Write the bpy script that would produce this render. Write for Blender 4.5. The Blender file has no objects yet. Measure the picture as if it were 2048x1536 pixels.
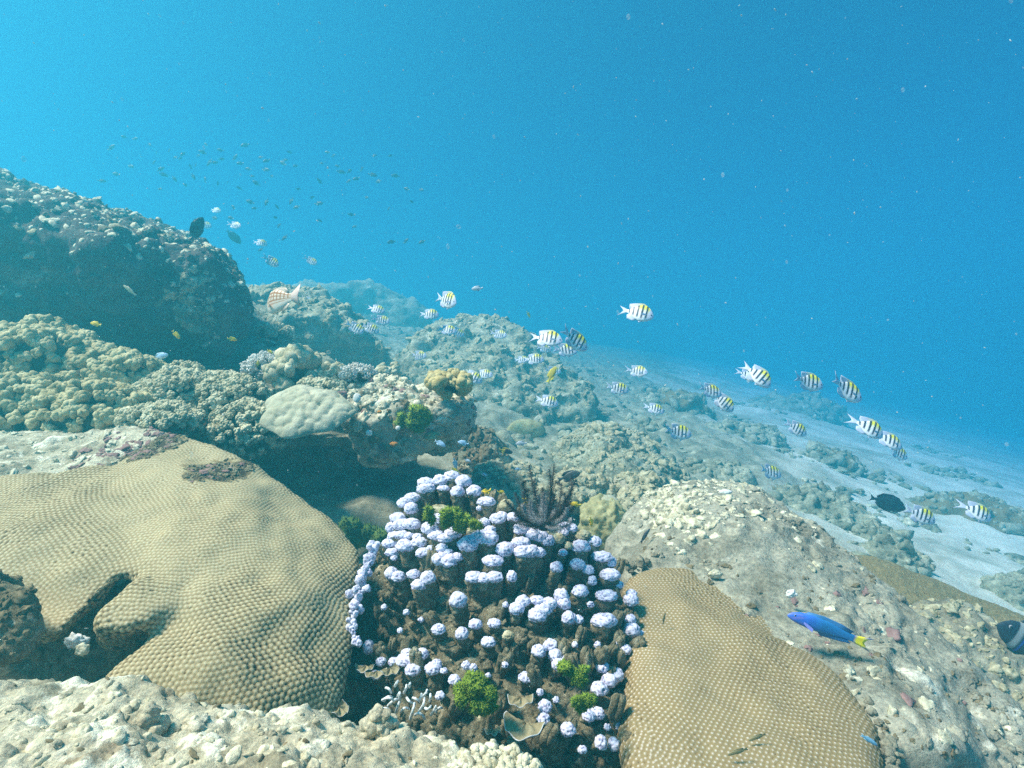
import bpy, bmesh, math, random
import numpy as np
from mathutils import Vector, Matrix, Euler
from mathutils.kdtree import KDTree
from mathutils.bvhtree import BVHTree

# ------------------------------------------------------------------ camera, world, sun, exposure
scene = bpy.context.scene
COL = scene.collection
R = math.radians
F = 1137.0                                    # focal length in photo pixels (2048 wide)

cam_d = bpy.data.cameras.new("camera"); cam = bpy.data.objects.new("camera", cam_d); COL.objects.link(cam)
cam.location = (0, 0, 0); cam.rotation_euler = (R(90), 0, 0)
cam_d.sensor_width = 36; cam_d.lens = 36 * F / 2048
cam_d.clip_start = 0.02; cam_d.clip_end = 400
scene.camera = cam

SUN_EL, SUN_AZ = R(56), R(-108)                # azimuth measured from +Y, negative = to the left
w = bpy.data.worlds.new("World"); scene.world = w; w.use_nodes = True
nt = w.node_tree; bg = nt.nodes["Background"]
sky = nt.nodes.new("ShaderNodeTexSky"); sky.sky_type = 'NISHITA'; sky.sun_disc = False
sky.sun_elevation = SUN_EL; sky.sun_rotation = SUN_AZ
tint = nt.nodes.new("ShaderNodeMix"); tint.data_type = 'RGBA'; tint.blend_type = 'MULTIPLY'
tint.inputs[0].default_value = 1.0; tint.inputs[7].default_value = (0.05, 0.45, 0.77, 1)
nt.links.new(sky.outputs[0], tint.inputs[6]); nt.links.new(tint.outputs[2], bg.inputs[0])
bg.inputs[1].default_value = 0.05

sl = bpy.data.lights.new("sun", 'SUN'); sl.energy = 5.0; sl.angle = R(12); sl.color = (0.95, 0.76, 0.53)
so = bpy.data.objects.new("sun", sl); COL.objects.link(so)
sd = Vector((math.sin(SUN_AZ) * math.cos(SUN_EL), math.cos(SUN_AZ) * math.cos(SUN_EL), math.sin(SUN_EL)))
so.rotation_euler = (-sd).to_track_quat('-Z', 'Y').to_euler(); so.location = (0, 0, 30)

vs = scene.view_settings
vs.view_transform = 'Standard'; vs.look = 'None'; vs.gamma = 1.0; vs.exposure = 1.68
scene.render.engine = 'CYCLES'
cy = scene.cycles
cy.max_bounces = 6; cy.diffuse_bounces = 3; cy.volume_bounces = 2; cy.glossy_bounces = 2; cy.transmission_bounces = 2
cy.use_denoising = False       # the grain of the volume light suits the grainy photograph
cy.caustics_reflective = False; cy.caustics_refractive = False

# ------------------------------------------------------------------ small tools
rng = np.random.default_rng(11)
random.seed(5)

def P(px, py, d):
    return np.array(((px - 1024) * d / F, d, -(py - 768) * d / F))

def S(px, d): return px * d / F

def tag(o, label=None, cat=None, group=None, kind=None):
    if label: o["label"] = label
    if cat: o["category"] = cat
    if group: o["group"] = group
    if kind: o["kind"] = kind
    return o

def empty(name, loc=(0, 0, 0)):
    o = bpy.data.objects.new(name, None); COL.objects.link(o); o.location = loc
    o.empty_display_size = 0.05
    return o

def link_mesh(name, me, parent=None):
    o = bpy.data.objects.new(name, me); COL.objects.link(o)
    if parent is not None:
        o.parent = parent
        o.matrix_parent_inverse = Matrix.Translation(-parent.location)
    return o

def mesh_np(name, V, faces, mats, attrs=None, smooth=True, midx=None):
    """V (n,3); faces: list of (m,k) int arrays"""
    me = bpy.data.meshes.new(name)
    V = np.asarray(V, dtype=np.float32)
    me.vertices.add(len(V)); me.vertices.foreach_set("co", V.ravel())
    loops = np.concatenate([f.ravel() for f in faces]).astype(np.int32)
    tot = np.concatenate([np.full(len(f), f.shape[1], dtype=np.int32) for f in faces])
    start = np.concatenate(([0], np.cumsum(tot)[:-1])).astype(np.int32)
    me.loops.add(len(loops)); me.loops.foreach_set("vertex_index", loops)
    me.polygons.add(len(tot)); me.polygons.foreach_set("loop_start", start); me.polygons.foreach_set("loop_total", tot)
    if midx is not None: me.polygons.foreach_set("material_index", np.asarray(midx, dtype=np.int32))
    me.polygons.foreach_set("use_smooth", np.full(len(tot), smooth))
    for m in (mats if isinstance(mats, (list, tuple)) else [mats]): me.materials.append(m)
    for k, a in (attrs or {}).items():
        a = np.asarray(a, dtype=np.float32)
        if a.ndim == 1:
            at = me.attributes.new(k, 'FLOAT', 'POINT'); at.data.foreach_set("value", a)
        else:
            at = me.attributes.new(k, 'FLOAT_COLOR', 'POINT')
            c = np.ones((len(a), 4), dtype=np.float32); c[:, :3] = a; at.data.foreach_set("color", c.ravel())
    me.update(calc_edges=True); me.validate()
    return me

# ---- vectorised noise
def _h(ix, iy, iz, seed):
    h = (ix.astype(np.int64) * 374761393 + iy.astype(np.int64) * 668265263 + iz.astype(np.int64) * 2147483647 + seed * 974634777) & 0xFFFFFFFF
    h = ((h ^ (h >> 13)) * 1274126177) & 0xFFFFFFFF
    h = ((h ^ (h >> 16)) * 2246822519) & 0xFFFFFFFF
    return h ^ (h >> 15)

def noise(p, seed=0):
    i = np.floor(p).astype(np.int64); f = p - i; u = f * f * f * (f * (f * 6 - 15) + 10)
    out = 0
    for dx in (0, 1):
        wx = u[:, 0] if dx else 1 - u[:, 0]
        for dy in (0, 1):
            wy = u[:, 1] if dy else 1 - u[:, 1]
            for dz in (0, 1):
                wz = u[:, 2] if dz else 1 - u[:, 2]
                h = _h(i[:, 0] + dx, i[:, 1] + dy, i[:, 2] + dz, seed)
                gx = (h & 1023) / 511.5 - 1; gy = ((h >> 10) & 1023) / 511.5 - 1; gz = ((h >> 20) & 1023) / 511.5 - 1
                out = out + wx * wy * wz * (gx * (f[:, 0] - dx) + gy * (f[:, 1] - dy) + gz * (f[:, 2] - dz))
    return out * 1.3

def fbm(p, oct=4, seed=0, gain=0.5):
    a, o = 1.0, 0
    for k in range(oct):
        o = o + a * noise(p * 2.03 ** k + k * 17.3, seed + k); a *= gain
    return o

def worley(p, seed=0):
    i = np.floor(p).astype(np.int64); best = np.full(len(p), 9.0)
    for dx in (-1, 0, 1):
        for dy in (-1, 0, 1):
            for dz in (-1, 0, 1):
                c = i + np.array((dx, dy, dz)); h = _h(c[:, 0], c[:, 1], c[:, 2], seed)
                q = c + 0.15 + 0.7 * np.stack(((h & 1023) / 1023, ((h >> 10) & 1023) / 1023, ((h >> 20) & 1023) / 1023), 1)
                best = np.minimum(best, ((p - q) ** 2).sum(1))
    return np.sqrt(best)

def dome(p, seed=0, r=0.75):                      # rounded knobs, 0..1
    return np.sqrt(np.clip(1 - (worley(p, seed) / r) ** 2, 0, 1))

def sstep(a, b, x):
    t = np.clip((x - a) / (b - a), 0, 1); return t * t * (3 - 2 * t)

def me_arrays(me):
    n = len(me.vertices); V = np.empty(n * 3, dtype=np.float32); me.vertices.foreach_get("co", V)
    N = np.empty(n * 3, dtype=np.float32); me.vertex_normals.foreach_get("vector", N)
    L = np.empty(len(me.loops), dtype=np.int32); me.loops.foreach_get("vertex_index", L)
    T = np.empty(len(me.polygons), dtype=np.int32); me.polygons.foreach_get("loop_total", T)
    St = np.empty(len(me.polygons), dtype=np.int32); me.polygons.foreach_get("loop_start", St)
    fs = []
    for k in np.unique(T):
        fs.append(L[St[T == k][:, None] + np.arange(k)])
    return V.reshape(-1, 3).astype(np.float64), N.reshape(-1, 3).astype(np.float64), fs

def hull_surface(hulls, voxel, smooth=20, coarse=None, csmooth=6):
    """union of convex hulls, rounded; returns V, N, faces"""
    bm = bmesh.new()
    for pts in hulls:
        vs_ = [bm.verts.new(Vector(p)) for p in pts]
        r = bmesh.ops.convex_hull(bm, input=vs_)
        dead = [e for e in r["geom_interior"] if isinstance(e, bmesh.types.BMVert)]
        if dead: bmesh.ops.delete(bm, geom=dead, context='VERTS')
    me = bpy.data.meshes.new("tmp"); bm.to_mesh(me); bm.free()
    o = bpy.data.objects.new("tmp", me); COL.objects.link(o)
    if coarse:
        m = o.modifiers.new("r", 'REMESH'); m.mode = 'VOXEL'; m.voxel_size = coarse
        m = o.modifiers.new("s", 'SMOOTH'); m.factor = 0.5; m.iterations = csmooth
    m = o.modifiers.new("r", 'REMESH'); m.mode = 'VOXEL'; m.voxel_size = voxel
    m = o.modifiers.new("s", 'SMOOTH'); m.factor = 0.5; m.iterations = smooth
    dg = bpy.context.evaluated_depsgraph_get(); dg.update()
    e = o.evaluated_get(dg); m2 = e.to_mesh()
    out = me_arrays(m2); e.to_mesh_clear()
    bpy.data.objects.remove(o); bpy.data.meshes.remove(me)
    return out

def normals_of(V, faces):
    N = np.zeros_like(V)
    for f in faces:
        a, b, c = V[f[:, 0]], V[f[:, 1]], V[f[:, 2]]
        fn = np.cross(b - a, c - a)
        if f.shape[1] == 4: fn = fn + np.cross(c - a, V[f[:, 3]] - a)
        for k in range(f.shape[1]): np.add.at(N, f[:, k], fn)
    return N / np.maximum(np.linalg.norm(N, axis=1, keepdims=True), 1e-9)

def outl(pts, t, bs=0.75, up=0.0):
    """outline points (px,py,d) plus the same outline shrunk and pushed t metres back"""
    A = np.array([P(*p) for p in pts]); c = A.mean(0)
    B = c + (A - c) * bs; B = B * ((B[:, 1:2] + t) / B[:, 1:2]) + np.array((0, 0, up))
    return list(A) + list(B)

_ico = {}
def ico(sub):
    if sub not in _ico:
        bm = bmesh.new(); bmesh.ops.create_icosphere(bm, subdivisions=sub, radius=1)
        V = np.array([v.co[:] for v in bm.verts]); Fc = np.array([[v.index for v in f.verts] for f in bm.faces]); bm.free()
        _ico[sub] = (V, Fc)
    return _ico[sub]

def frames(N):
    """orthonormal frames with z=N -> (n,3,3) columns x,y,z with random twist"""
    n = len(N); a = rng.normal(size=(n, 3)); x = a - (a * N).sum(1, keepdims=True) * N
    x /= np.linalg.norm(x, axis=1, keepdims=True); y = np.cross(N, x)
    return np.stack((x, y, N), 2)

def scatter(tV, tF, pts, N, size, jitter=0.0, sq=(1, 1, 1)):
    """copies of a template mesh set on points; size (n,) ; one array"""
    n = len(pts); M = frames(N)
    T = np.repeat(tV[None] * np.array(sq), n, 0)
    if jitter: T = T * (1 + rng.normal(size=(n, 1, 3)) * jitter)
    W = np.einsum('nij,nkj->nki', M, T * np.asarray(size)[:, None, None]) + pts[:, None, :]
    Fc = (tF[None] + (np.arange(n) * len(tV))[:, None, None]).reshape(-1, tF.shape[1])
    return W.reshape(-1, 3), Fc

def sample_surface(V, faces, n, cond=None):
    f = faces[0] if len(faces) == 1 else max(faces, key=len)
    C = V[f].mean(1)
    a = np.linalg.norm(np.cross(V[f[:, 1]] - V[f[:, 0]], V[f[:, 2]] - V[f[:, 0]]), axis=1)
    nn = np.cross(V[f[:, 1]] - V[f[:, 0]], V[f[:, -1]] - V[f[:, 0]]); nn /= np.maximum(np.linalg.norm(nn, axis=1, keepdims=True), 1e-12)
    wgt = a.copy()
    if cond is not None: wgt = wgt * cond(C, nn)
    wgt = wgt / wgt.sum()
    k = rng.choice(len(f), n, p=wgt)
    b = rng.random((n, 2)); b.sort(1)
    p = V[f[k, 0]] * b[:, :1] + V[f[k, 1]] * (b[:, 1:] - b[:, :1]) + V[f[k, 2]] * (1 - b[:, 1:])
    return p, nn[k]
# ------------------------------------------------------------------ materials
def new_mat(name, rough=0.85, spec=0.25):
    m = bpy.data.materials.new(name); m.use_nodes = True
    n = m.node_tree.nodes; b = n["Principled BSDF"]
    b.inputs["Roughness"].default_value = rough; b.inputs["Specular IOR Level"].default_value = spec
    return m, m.node_tree, b

def ramp(nt, stops, fac):
    r = nt.nodes.new("ShaderNodeValToRGB"); e = r.color_ramp.elements
    while len(e) < len(stops): e.new(0.5)
    for el, (p, c) in zip(e, stops): el.position = p; el.color = (*c, 1)
    nt.links.new(fac, r.inputs[0]); return r.outputs[0]

def nz(nt, scale, detail=6, rough=0.6, dist=0.0, vec=None):
    t = nt.nodes.new("ShaderNodeTexNoise"); t.inputs["Scale"].default_value = scale
    t.inputs["Detail"].default_value = detail; t.inputs["Roughness"].default_value = rough; t.inputs["Distortion"].default_value = dist
    nt.links.new(vec, t.inputs["Vector"]); return t.outputs["Fac"]

def mixc(nt, fac, a, b, mode='MIX'):
    x = nt.nodes.new("ShaderNodeMix"); x.data_type = 'RGBA'; x.blend_type = mode
    if isinstance(fac, (int, float)): x.inputs[0].default_value = fac
    else: nt.links.new(fac, x.inputs[0])
    for s, v in ((6, a), (7, b)):
        if isinstance(v, tuple): x.inputs[s].default_value = (*v, 1)
        else: nt.links.new(v, x.inputs[s])
    return x.outputs[2]

def rock_mat(name, dark, mid, light, patch, accent, s=1.0, bump=0.6, pale=0.60, fine=1.0, acc=0.66):
    """mottled reef rock: base mottling, pale encrusted patches, a few coloured patches, fine grit"""
    m, nt, b = new_mat(name, 0.9, 0.15)
    tc = nt.nodes.new("ShaderNodeTexCoord"); v = tc.outputs["Object"]
    base = ramp(nt, [(0.30, dark), (0.47, mid), (0.68, light)], nz(nt, 9 * s, 8, 0.68, 0.6, v))
    pm = ramp(nt, [(pale, (0, 0, 0)), (pale + 0.06, (1, 1, 1))], nz(nt, 6.5 * s, 9, 0.62, 0.4, v))
    c = mixc(nt, pm, base, patch)
    o2 = nt.nodes.new("ShaderNodeVectorMath"); o2.operation = 'ADD'; o2.inputs[1].default_value = (7.3, 2.1, 5.7); nt.links.new(v, o2.inputs[0])
    am = ramp(nt, [(acc, (0, 0, 0)), (acc + 0.05, (0.8, 0.8, 0.8))], nz(nt, 8 * s, 6, 0.6, 0.8, o2.outputs[0]))
    c = mixc(nt, am, c, accent)
    gr = ramp(nt, [(0.3, (0.45, 0.45, 0.45)), (0.5, (1, 1, 1)), (0.72, (1.6, 1.55, 1.4))], nz(nt, 85 * fine, 4, 0.75, 0, v))
    c = mixc(nt, 0.85, c, gr, 'MULTIPLY')
    nt.links.new(c, b.inputs["Base Color"])
    bp = nt.nodes.new("ShaderNodeBump"); bp.inputs["Strength"].default_value = bump; bp.inputs["Distance"].default_value = 0.012
    nt.links.new(nz(nt, 60 * fine, 8, 0.72, 0.2, v), bp.inputs["Height"]); nt.links.new(bp.outputs[0], b.inputs["Normal"])
    return m

def coral_mat(name, lo, hi, scale=30, bump=0.4, bscale=220, rough=0.8, dist=0.003):
    m, nt, b = new_mat(name, rough, 0.2)
    tc = nt.nodes.new("ShaderNodeTexCoord"); v = tc.outputs["Object"]
    c = ramp(nt, [(0.32, lo), (0.66, hi)], nz(nt, scale, 6, 0.65, 0.3, v))
    nt.links.new(c, b.inputs["Base Color"])
    bp = nt.nodes.new("ShaderNodeBump"); bp.inputs["Strength"].default_value = bump; bp.inputs["Distance"].default_value = dist
    nt.links.new(nz(nt, bscale, 4, 0.7, 0, v), bp.inputs["Height"]); nt.links.new(bp.outputs[0], b.inputs["Normal"])
    return m

def attr_mat(name, attr, stops, rough=0.75, mott=0.35, mscale=14, grit=None):
    m, nt, b = new_mat(name, rough, 0.25)
    a = nt.nodes.new("ShaderNodeAttribute"); a.attribute_name = attr
    tc = nt.nodes.new("ShaderNodeTexCoord"); v = tc.outputs["Object"]
    c = ramp(nt, stops, a.outputs["Fac"])
    mo = ramp(nt, [(0.3, (0.62, 0.62, 0.6)), (0.7, (1.25, 1.22, 1.15))], nz(nt, mscale, 6, 0.65, 0.3, v))
    c = mixc(nt, mott, c, mixc(nt, 1.0, c, mo, 'MULTIPLY'))
    nt.links.new(c, b.inputs["Base Color"])
    if grit:
        bp = nt.nodes.new("ShaderNodeBump"); bp.inputs["Strength"].default_value = grit; bp.inputs["Distance"].default_value = 0.002
        nt.links.new(nz(nt, 420, 3, 0.7, 0, v), bp.inputs["Height"]); nt.links.new(bp.outputs[0], b.inputs["Normal"])
    return m

def colour_mat(name, rough=0.45, spec=0.4):
    m, nt, b = new_mat(name, rough, spec)
    a = nt.nodes.new("ShaderNodeAttribute"); a.attribute_name = "col"
    nt.links.new(a.outputs["Color"], b.inputs["Base Color"])
    return m

M = {}
M['rock'] = rock_mat("reef_rock", (0.10, 0.09, 0.06), (0.24, 0.22, 0.16), (0.42, 0.40, 0.30), (0.62, 0.60, 0.47), (0.25, 0.15, 0.12))
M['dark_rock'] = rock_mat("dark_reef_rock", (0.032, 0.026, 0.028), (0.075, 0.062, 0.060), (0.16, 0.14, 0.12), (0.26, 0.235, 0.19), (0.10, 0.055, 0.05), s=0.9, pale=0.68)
M['grey_rock'] = rock_mat("silty_rock", (0.16, 0.145, 0.105), (0.30, 0.285, 0.22), (0.46, 0.44, 0.35), (0.72, 0.69, 0.57), (0.17, 0.14, 0.085), s=1.1, pale=0.64, fine=1.4)
M['pale_rock'] = rock_mat("encrusted_rock", (0.18, 0.16, 0.11), (0.38, 0.35, 0.26), (0.60, 0.57, 0.45), (0.74, 0.72, 0.60), (0.33, 0.18, 0.12), s=1.2, pale=0.56)
M['near_rock'] = rock_mat("foreground_rock", (0.20, 0.17, 0.11), (0.43, 0.39, 0.28), (0.64, 0.60, 0.46), (0.80, 0.77, 0.62), (0.26, 0.19, 0.11), s=1.8, pale=0.56, fine=2.2)
M['far_rock'] = rock_mat("far_reef_rock", (0.10, 0.10, 0.065), (0.30, 0.30, 0.21), (0.56, 0.55, 0.41), (0.70, 0.68, 0.53), (0.12, 0.11, 0.07), s=0.7, pale=0.60, fine=0.45, bump=1.0)
M['growth_tan'] = coral_mat("tan_growth", (0.20, 0.175, 0.09), (0.60, 0.55, 0.37), 50, 0.8)
M['growth_pale'] = coral_mat("pale_growth", (0.36, 0.32, 0.20), (0.80, 0.76, 0.58), 55, 0.8)
M['growth_brown'] = coral_mat("brown_growth", (0.07, 0.055, 0.03), (0.26, 0.21, 0.12), 45)
M['knob'] = coral_mat("knob_coral", (0.22, 0.175, 0.065), (0.70, 0.62, 0.36), 26, 0.8, 240)
M['knob_fine'] = coral_mat("fine_knob_coral", (0.24, 0.205, 0.10), (0.74, 0.68, 0.47), 28, 0.8, 240)
M['knob_white'] = coral_mat("white_tip_coral", (0.50, 0.47, 0.40), (0.78, 0.76, 0.70), 30)
M['knob_tan'] = coral_mat("cauliflower_coral", (0.36, 0.28, 0.10), (0.60, 0.50, 0.25), 22, 0.8, 200)
M['knob_shade_base'] = coral_mat("coral_shade_base", (0.02, 0.018, 0.012), (0.08, 0.07, 0.04), 24)  # near black base, paints shade into the gaps between knobs
M['plate'] = coral_mat("plate_coral", (0.32, 0.315, 0.21), (0.54, 0.52, 0.38), 16, 0.7, 240)
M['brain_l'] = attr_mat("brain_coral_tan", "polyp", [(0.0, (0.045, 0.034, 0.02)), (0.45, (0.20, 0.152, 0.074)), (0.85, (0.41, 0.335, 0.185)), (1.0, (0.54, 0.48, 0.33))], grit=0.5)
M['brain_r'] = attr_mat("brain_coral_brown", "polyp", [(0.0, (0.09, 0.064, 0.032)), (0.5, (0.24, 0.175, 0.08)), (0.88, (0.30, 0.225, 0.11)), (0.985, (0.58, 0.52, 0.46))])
M['brain_far'] = coral_mat("brain_coral_far", (0.20, 0.155, 0.07), (0.36, 0.28, 0.13), 90, 0.9, 120, dist=0.01)
M['tip'] = attr_mat("lilac_coral_tip", "bump", [(0.0, (0.17, 0.165, 0.28)), (0.45, (0.50, 0.49, 0.68)), (1.0, (0.82, 0.81, 0.93))], mott=0.2, mscale=60, grit=0.5)  # low stop darkened to paint occlusion in the hollows between bumps
M['column'] = rock_mat("brown_coral_column", (0.08, 0.07, 0.045), (0.26, 0.225, 0.14), (0.52, 0.46, 0.31), (0.62, 0.57, 0.42), (0.24, 0.17, 0.13), s=5, pale=0.60, fine=3.0, bump=1.0, acc=0.74)
M['algae'] = coral_mat("green_algae", (0.08, 0.15, 0.012), (0.30, 0.42, 0.05), 90, 0.5, 300)
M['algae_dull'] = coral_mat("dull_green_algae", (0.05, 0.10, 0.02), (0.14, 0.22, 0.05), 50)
M['feather'] = coral_mat("black_feather_star", (0.012, 0.013, 0.014), (0.05, 0.052, 0.055), 200)
M['feather_pale'] = coral_mat("grey_feather_star", (0.10, 0.11, 0.12), (0.42, 0.43, 0.45), 200)
M['shell'] = coral_mat("white_shell", (0.66, 0.65, 0.60), (0.85, 0.84, 0.80), 60)
M['orange'] = coral_mat("orange_sponge", (0.38, 0.15, 0.03), (0.60, 0.28, 0.06), 60)
M['pink'] = coral_mat("pink_crust", (0.16, 0.09, 0.085), (0.34, 0.21, 0.19), 30)
M['lemon'] = coral_mat("lemon_crust", (0.24, 0.22, 0.09), (0.46, 0.43, 0.23), 26, 0.9, 160)
M['hydroid'] = coral_mat("white_hydroid", (0.55, 0.60, 0.62), (0.85, 0.88, 0.88), 60)
M['saucer'] = coral_mat("saucer_coral", (0.20, 0.16, 0.08), (0.36, 0.31, 0.19), 45, 0.6, 260)
M['rim'] = coral_mat("saucer_rim", (0.42, 0.44, 0.46), (0.62, 0.64, 0.66), 50)
M['snow'] = coral_mat("drifting_speck", (0.45, 0.48, 0.46), (0.75, 0.78, 0.74), 10)
M['snow'].node_tree.nodes['Principled BSDF'].inputs['Alpha'].default_value = 0.55
M['snow_soft'] = coral_mat("soft_speck", (0.5, 0.54, 0.52), (0.75, 0.78, 0.74), 10)
M['snow_soft'].node_tree.nodes['Principled BSDF'].inputs['Alpha'].default_value = 0.11
M['fish'] = colour_mat("fish_skin")
# ------------------------------------------------------------------ seabed and water haze
HAZE_COL = (0.018, 0.155, 0.192, 1); HAZE_ABS = (0.45, 0.69, 0.90, 1); HAZE_D = 0.57
def ground_z(x, y):
    z = -0.92 - 0.23 * x + 0.15 * y
    z = z + 1.25 * np.exp(-((x + 4.7) / 1.5) ** 2 - ((y - 5.4) / 1.5) ** 2)
    return np.where(z > 0.6, 0.6 + 1.3 * np.tanh((z - 0.6) / 1.3), z)

def build_seabed():
    nx, ny = 420, 420
    u = np.linspace(-1, 1, nx); X = 2.2 * np.sinh(u * 2.9) / np.sinh(2.9) * 10.0 / 1.1
    v = np.linspace(0, 1, ny); Y = -1.2 + 31.0 * (np.exp(2.6 * v) - 1) / (np.exp(2.6) - 1)
    xx, yy = np.meshgrid(X, Y); x, y = xx.ravel(), yy.ravel()
    p = np.stack((x, y, np.zeros_like(x)), 1)
    rub = sstep(-0.25, 0.35, fbm(p * 0.55, 3, 3) * 0.8 - (x - 1.9 - 0.22 * (y - 3.3)) * 0.55)
    lump = dome(p * 2.2, 5, 0.9) * np.clip(fbm(p * 0.7, 3, 9) + 0.25, 0, 1)
    z = ground_z(x, y) + 0.10 * fbm(p * 0.5, 4, 1) + 0.02 * fbm(p * 4, 3, 2) + rub * (0.10 * lump + 0.06 * fbm(p * 6, 4, 4)) + (1 - rub) * 0.05 * np.clip(fbm(p * 1.3, 4, 8), 0, 1)
    patch = sstep(-0.16, 0.22, fbm(p * np.array((0.9, 0.9, 1)), 6, 21, 0.65))
    V = np.stack((x, y, z), 1)
    i = np.arange(nx * ny).reshape(ny, nx)
    f = np.stack((i[:-1, :-1], i[:-1, 1:], i[1:, 1:], i[1:, :-1]), -1).reshape(-1, 4)
    m, nt, b = new_mat("sand", 0.95, 0.1)
    tc = nt.nodes.new("ShaderNodeTexCoord"); v_ = tc.outputs["Object"]
    a = nt.nodes.new("ShaderNodeAttribute"); a.attribute_name = "rubble"
    a2 = nt.nodes.new("ShaderNodeAttribute"); a2.attribute_name = "patch"
    sand = ramp(nt, [(0.3, (0.70, 0.67, 0.56)), (0.7, (0.86, 0.84, 0.74))], nz(nt, 14, 6, 0.7, 0, v_))
    weed = ramp(nt, [(0.3, (0.13, 0.14, 0.09)), (0.7, (0.34, 0.34, 0.24))], nz(nt, 9, 7, 0.7, 0.5, v_))
    rb = ramp(nt, [(0.28, (0.08, 0.08, 0.055)), (0.5, (0.32, 0.31, 0.22)), (0.74, (0.62, 0.60, 0.47))], nz(nt, 7, 9, 0.72, 0.4, v_))
    pm_ = ramp(nt, [(0.47, (0, 0, 0)), (0.64, (0.75, 0.75, 0.75))], nz(nt, 1.5, 12, 0.72, 0.5, v_))
    pm2 = mixc(nt, 0.45, pm_, a2.outputs["Fac"])
    c = mixc(nt, pm2, sand, weed)
    c = mixc(nt, a.outputs["Fac"], c, rb)
    nt.links.new(c, b.inputs["Base Color"])
    bp = nt.nodes.new("ShaderNodeBump"); bp.inputs["Strength"].default_value = 0.6; bp.inputs["Distance"].default_value = 0.03
    nt.links.new(nz(nt, 18, 7, 0.7, 0.2, v_), bp.inputs["Height"]); nt.links.new(bp.outputs[0], b.inputs["Normal"])
    o = link_mesh("seabed", mesh_np("seabed", V, [f], m, {"rubble": rub, "patch": patch * 0.85}))
    tag(o, "pale sand seabed with dark weedy patches sloping down to the right", None, None, "structure")
build_seabed()

def build_rubble():
    n = 6000; x = rng.uniform(-2.5, 7.5, n); y = rng.uniform(1.2, 10, n) ; keep = fbm(np.stack((x, y, 0 * x), 1) * 0.8, 3, 44) > 0.0 - 0.25 * (x < 2) + 0.30 * (x > 2.4 + 0.22 * (y - 3.3)); x, y = x[keep], y[keep]; n = len(x)
    z = ground_z(x, y) + 0.10 * fbm(np.stack((x, y, 0 * x), 1) * 0.5, 4, 1) + 0.01
    tV, tF = ico(2); s = 0.012 + 0.045 * rng.random(n) ** 2.5
    M_ = frames(np.tile((0.0, 0, 1), (n, 1))); T = tV[None] * np.exp(rng.normal(size=(n, 1, 3)) * 0.35) * np.array((1.2, 1, .7))
    k = 1 + 0.6 * fbm((tV[None] * 1.3 + rng.random((n, 1, 3)) * 50).reshape(-1, 3), 3, 5).reshape(n, -1, 1)
    W = np.einsum('nij,nkj->nki', M_, T * k) * s[:, None, None] + np.stack((x, y, z), 1)[:, None]
    Fc = (tF[None] + (np.arange(n) * len(tV))[:, None, None]).reshape(-1, 3)
    tag(link_mesh("coral_rubble", mesh_np("coral_rubble", W.reshape(-1, 3), [Fc], M['far_rock'])), "broken coral rubble strewn over the sand and reef slope", None, None, "stuff")
build_rubble()

def build_haze():
    bm = bmesh.new()
    lo, hi = (-23.0, -2.5, -6.8), (23.0, 32.0, 2.6)
    bmesh.ops.create_cube(bm, size=1)
    for v in bm.verts:
        v.co = Vector([lo[k] if v.co[k] < 0 else hi[k] for k in range(3)])
    me = bpy.data.meshes.new("haze"); bm.to_mesh(me); bm.free()
    m = bpy.data.materials.new("water_haze"); m.use_nodes = True; n = m.node_tree
    n.nodes.remove(n.nodes["Principled BSDF"])
    pv = n.nodes.new("ShaderNodeVolumePrincipled")
    pv.inputs["Color"].default_value = HAZE_COL; pv.inputs["Absorption Color"].default_value = HAZE_ABS
    pv.inputs["Density"].default_value = HAZE_D; pv.inputs["Anisotropy"].default_value = 0.5
    n.links.new(pv.outputs[0], n.nodes["Material Output"].inputs["Volume"])
    me.materials.append(m)
    o = link_mesh("haze", me)
    tag(o, "blue sea water haze filling the whole view", None, None, "stuff")

build_haze()
# ------------------------------------------------------------------ boulders and reef rocks
def growth(name, V, faces, n, size, mat, parent, cond=None, sub=3, sq=(1, 1, 0.55), rough=0.75):
    """lumps and crusts sitting on a rock: one child mesh"""
    n = int(n); p, nn = sample_surface(V, faces, n, cond)
    s = size[0] * (size[1] / size[0]) ** (rng.random(n) ** 1.8)
    tV, tF = ico(sub)
    el = np.exp(rng.normal(size=(n, 1, 3)) * 0.28)
    M_ = frames(nn); T = tV[None] * np.array(sq) * el
    W0 = np.einsum('nij,nkj->nki', M_, T) * s[:, None, None]
    q = (tV[None] * 1.25 + rng.random((n, 1, 3)) * 60).reshape(-1, 3)
    k = (1 + rough * fbm(q, 3, 31, 0.6)).reshape(n, -1, 1)
    W = (W0 * k + (p - nn * s[:, None] * 0.22 * sq[2])[:, None, :]).reshape(-1, 3)
    Fc = (tF[None] + (np.arange(n) * len(tV))[:, None, None]).reshape(-1, 3)
    o = link_mesh(name, mesh_np(name, W, [Fc], mat), parent)
    o["kind"] = "stuff"
    return o

up = lambda C, nn: np.clip(nn[:, 2] + 0.25, 0.02, 1) ** 1.5
facing = lambda C, nn: np.clip(-(nn * (C / np.linalg.norm(C, axis=1, keepdims=True))).sum(1) + 0.15, 0, 1)
vis = lambda C, nn: up(C, nn) * (facing(C, nn) + 0.05)

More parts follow.
